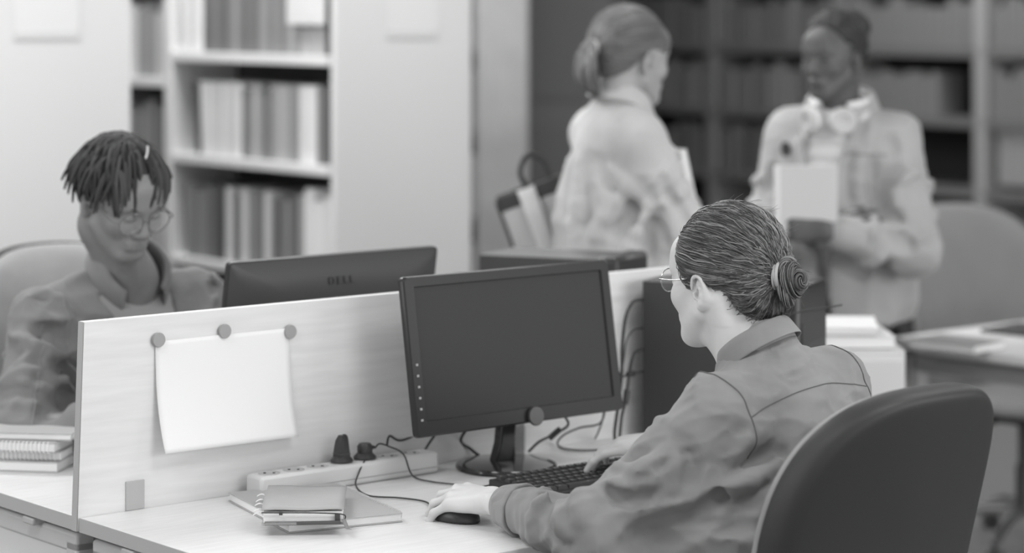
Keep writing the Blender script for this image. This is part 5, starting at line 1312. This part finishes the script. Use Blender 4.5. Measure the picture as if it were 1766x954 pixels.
# headphones round the neck of the standing woman
hp = thing('headphones', 'white over-ear headphones worn round the neck over the light jacket', 'headphones', Nb+Vector((0, -.02, .03)))
hm = mat('white_headphone', 236, .35, .4); hm2 = mat('pale_ear_pad', 200, .6, .2)
Rhp = basis(rb, Vector((0, -.30, 1)))
def HPt(x, y, z): return Rhp @ Vector((x, y, z))+Vector((0, 0, 0))
MB().tube([HPt(.074*math.sin(a), .075*math.cos(a)-.005, .004+.004*math.cos(a)) for a in [math.radians(32+296*i/26) for i in range(27)]], [.008, .010, .011, .010, .008], 10).build('headband', hm, hp, smooth=True)
for s_, dx_ in ((1, .052), (-1, -.036)):
    c_ = HPt(dx_, .098, -.022); Rc_ = Rhp @ Matrix.Rotation(-PI/2+.15, 3, 'X') @ Matrix.Rotation(s_*.55, 3, 'Y')
    cu_ = MB().lathe([(0, -.018), (.026, -.018), (.033, -.012), (.035, -.002), (.034, .004)], c_, 32, R=Rc_).build('ear_cup', hm, hp, smooth=True)
    MB().lathe([(.034, .004), (.036, .010), (.032, .018), (.018, .018), (.014, .012), (0, .012)], c_, 32, R=Rc_).build('ear_pad', hm2, cu_, smooth=True)
    MB().lathe([(0, -.0195), (.019, -.0195), (.021, -.018), (0, -.017)], c_, 28, R=Rc_).build('cup_disc', hm2, cu_, smooth=True)
# notebook she holds
hn = thing('notebook', 'pale notebook held upright against the light jacket by the standing woman', 'notebook', at(1337, 404, 6.365), math.radians(-6))
MB().box((.083, 0, .088), (.150, .004, .175)).build('front_cover', mat('pale_notebook_cover', 204, .55, .3), hn, bevel=.001)
MB().box((.080, .010, .088), (.146, .014, .168)).build('page_block', pgm, hn, bevel=.001)
MB().box((.083, .019, .088), (.150, .003, .175)).build('back_cover', mat('pale_notebook_cover', 204), hn, bevel=.001)
MB().box((.004, .008, .088), (.014, .024, .172)).build('spine', mat('white_spine', 226, .5, .3), hn, bevel=.003)
# book under the ponytailed woman's arm
bo = thing('book', 'white book held up at the chest of the ponytailed woman', 'book', at(1170, 345, 6.14), math.radians(38))
Rb_ = Matrix.Rotation(-.27, 3, 'Y')
MB().box(Rb_ @ Vector((0, 0, .065)), (.014, .11, .13), R=Rb_).build('page_block', pgm, bo, bevel=.001)
for s_ in (-1, 1): MB().box(Rb_ @ Vector((s_*.0085, 0, .065)), (.003, .114, .134), R=Rb_).build('cover', mat('white_book_cover', 228, .5, .3), bo, bevel=.0008)
# tote bag on her far shoulder
tbp = at(952, 436, 6.33)
tg = thing('tote_bag', 'pale canvas tote bag with dark rim hanging behind the ponytailed woman', 'bag', tbp)
cnv = weave('pale_canvas', 178, 5, scale=500); drk = mat('dark_bag_trim', 66, .6, .3)
def bagpt(x, z, y): return Matrix.Rotation(.30, 3, 'Y') @ Vector((x, y, z)) if False else (Matrix.Rotation(-.36, 3, 'Y') @ Vector((x, y, z)))
def bl(wd, dp, z, n=28):
    out = []
    for i in range(n):
        a = 2*PI*i/n; ca, sa = math.cos(a), math.sin(a)
        out.append(bagpt(math.copysign(abs(ca)**.45, ca)*wd, z, math.copysign(abs(sa)**.6, sa)*dp))
    return out
MB().loops([bl(.070, .030, -.10), bl(.080, .040, -.08), bl(.084, .045, 0), bl(.083, .040, .08), bl(.083, .030, .145)], cap1=False).build('body', cnv, tg, smooth=True)
MB().loops([bl(.084, .031, .142), bl(.086, .032, .150), bl(.086, .031, .180), bl(.082, .026, .182), bl(.081, .025, .145)], cap0=False, cap1=False).build('rim', drk, tg, smooth=True)
MB().tube([bagpt(-.086, -.10, 0), bagpt(-.088, 0, 0), bagpt(-.087, .17, 0)], .005, 6).build('side_piping', drk, tg, smooth=True)
MB().grid(lambda u, v: bagpt(-.028+.046*u, -.09+.27*v, -.047+.012*(v > .9)-.004*math.sin(v*3)), 4, 12).build('front_strap', mat('pale_strap', 200, .7, .2), tg, smooth=True, solid=.004)
MB().tube([bagpt(.0, .17, -.02), bagpt(-.004, .22, -.02), bagpt(.03, .255, -.01), bagpt(.062, .225, 0), bagpt(.06, .17, .0)], .007, 8, smooth=6).build('handle', drk, tg, smooth=True)
# papers on the low cabinet
for k, (w3, d3, h3, g3, rz3, dx3, lab) in enumerate(((.30, .24, .030, 214, .04, .0, 'thick pile of white papers on the low cabinet'), (.27, .21, .020, 232, -.10, -.01, 'white binder lying on top of the papers on the low cabinet'))):
    t = thing('paper_stack' if k == 0 else 'binder', lab, 'papers' if k == 0 else 'binder', (.738+dx3, 5.93, .8355+(0 if k == 0 else .0305)), rz3)
    MB().box((0, 0, h3/2), (w3, d3, h3-.004)).build('page_block', pgm, t, bevel=.002); MB().box((0, 0, h3-.0015), (w3+.004, d3+.004, .003)).build('cover', mat('paper_cover_%s' % ('a' if k else 'b'), g3, .6, .2), t, bevel=.001)
# things on the right-hand table
for nm, lab, px, py, w3, d3, h3, g3, r3 in (('book', 'flat grey book with pale page edges on the right table', 1650, 600, .20, .15, .022, 150, -.75), ('tablet', 'dark flat tablet at the edge of the right table', 1765, 571, .15, .20, .010, 64, -.75)):
    Y = (CAMH-.741)*F0/py; c_ = at(px, py, Y)
    t = thing(nm, lab, nm, (c_.x, c_.y, DZ+.0003), r3)
    if nm == 'book':
        MB().box((0, 0, .0015), (w3, d3, .003)).build('cover', mat('flat_book_cover', g3, .5, .3), t); MB().box((.002, 0, h3/2), (w3-.004, d3-.006, h3-.006)).build('page_block', pgm, t); MB().box((0, 0, h3-.0015), (w3, d3, .003)).build('cover', mat('flat_book_cover', g3), t)
    else:
        MB().box((0, 0, h3/2), (w3, d3, h3)).build('case', mat('tablet_case', 60, .4, .4), t, bevel=.003); MB().box((0, 0, h3+.0002), (w3-.02, d3-.02, .0006)).build('screen', screen_m, t)
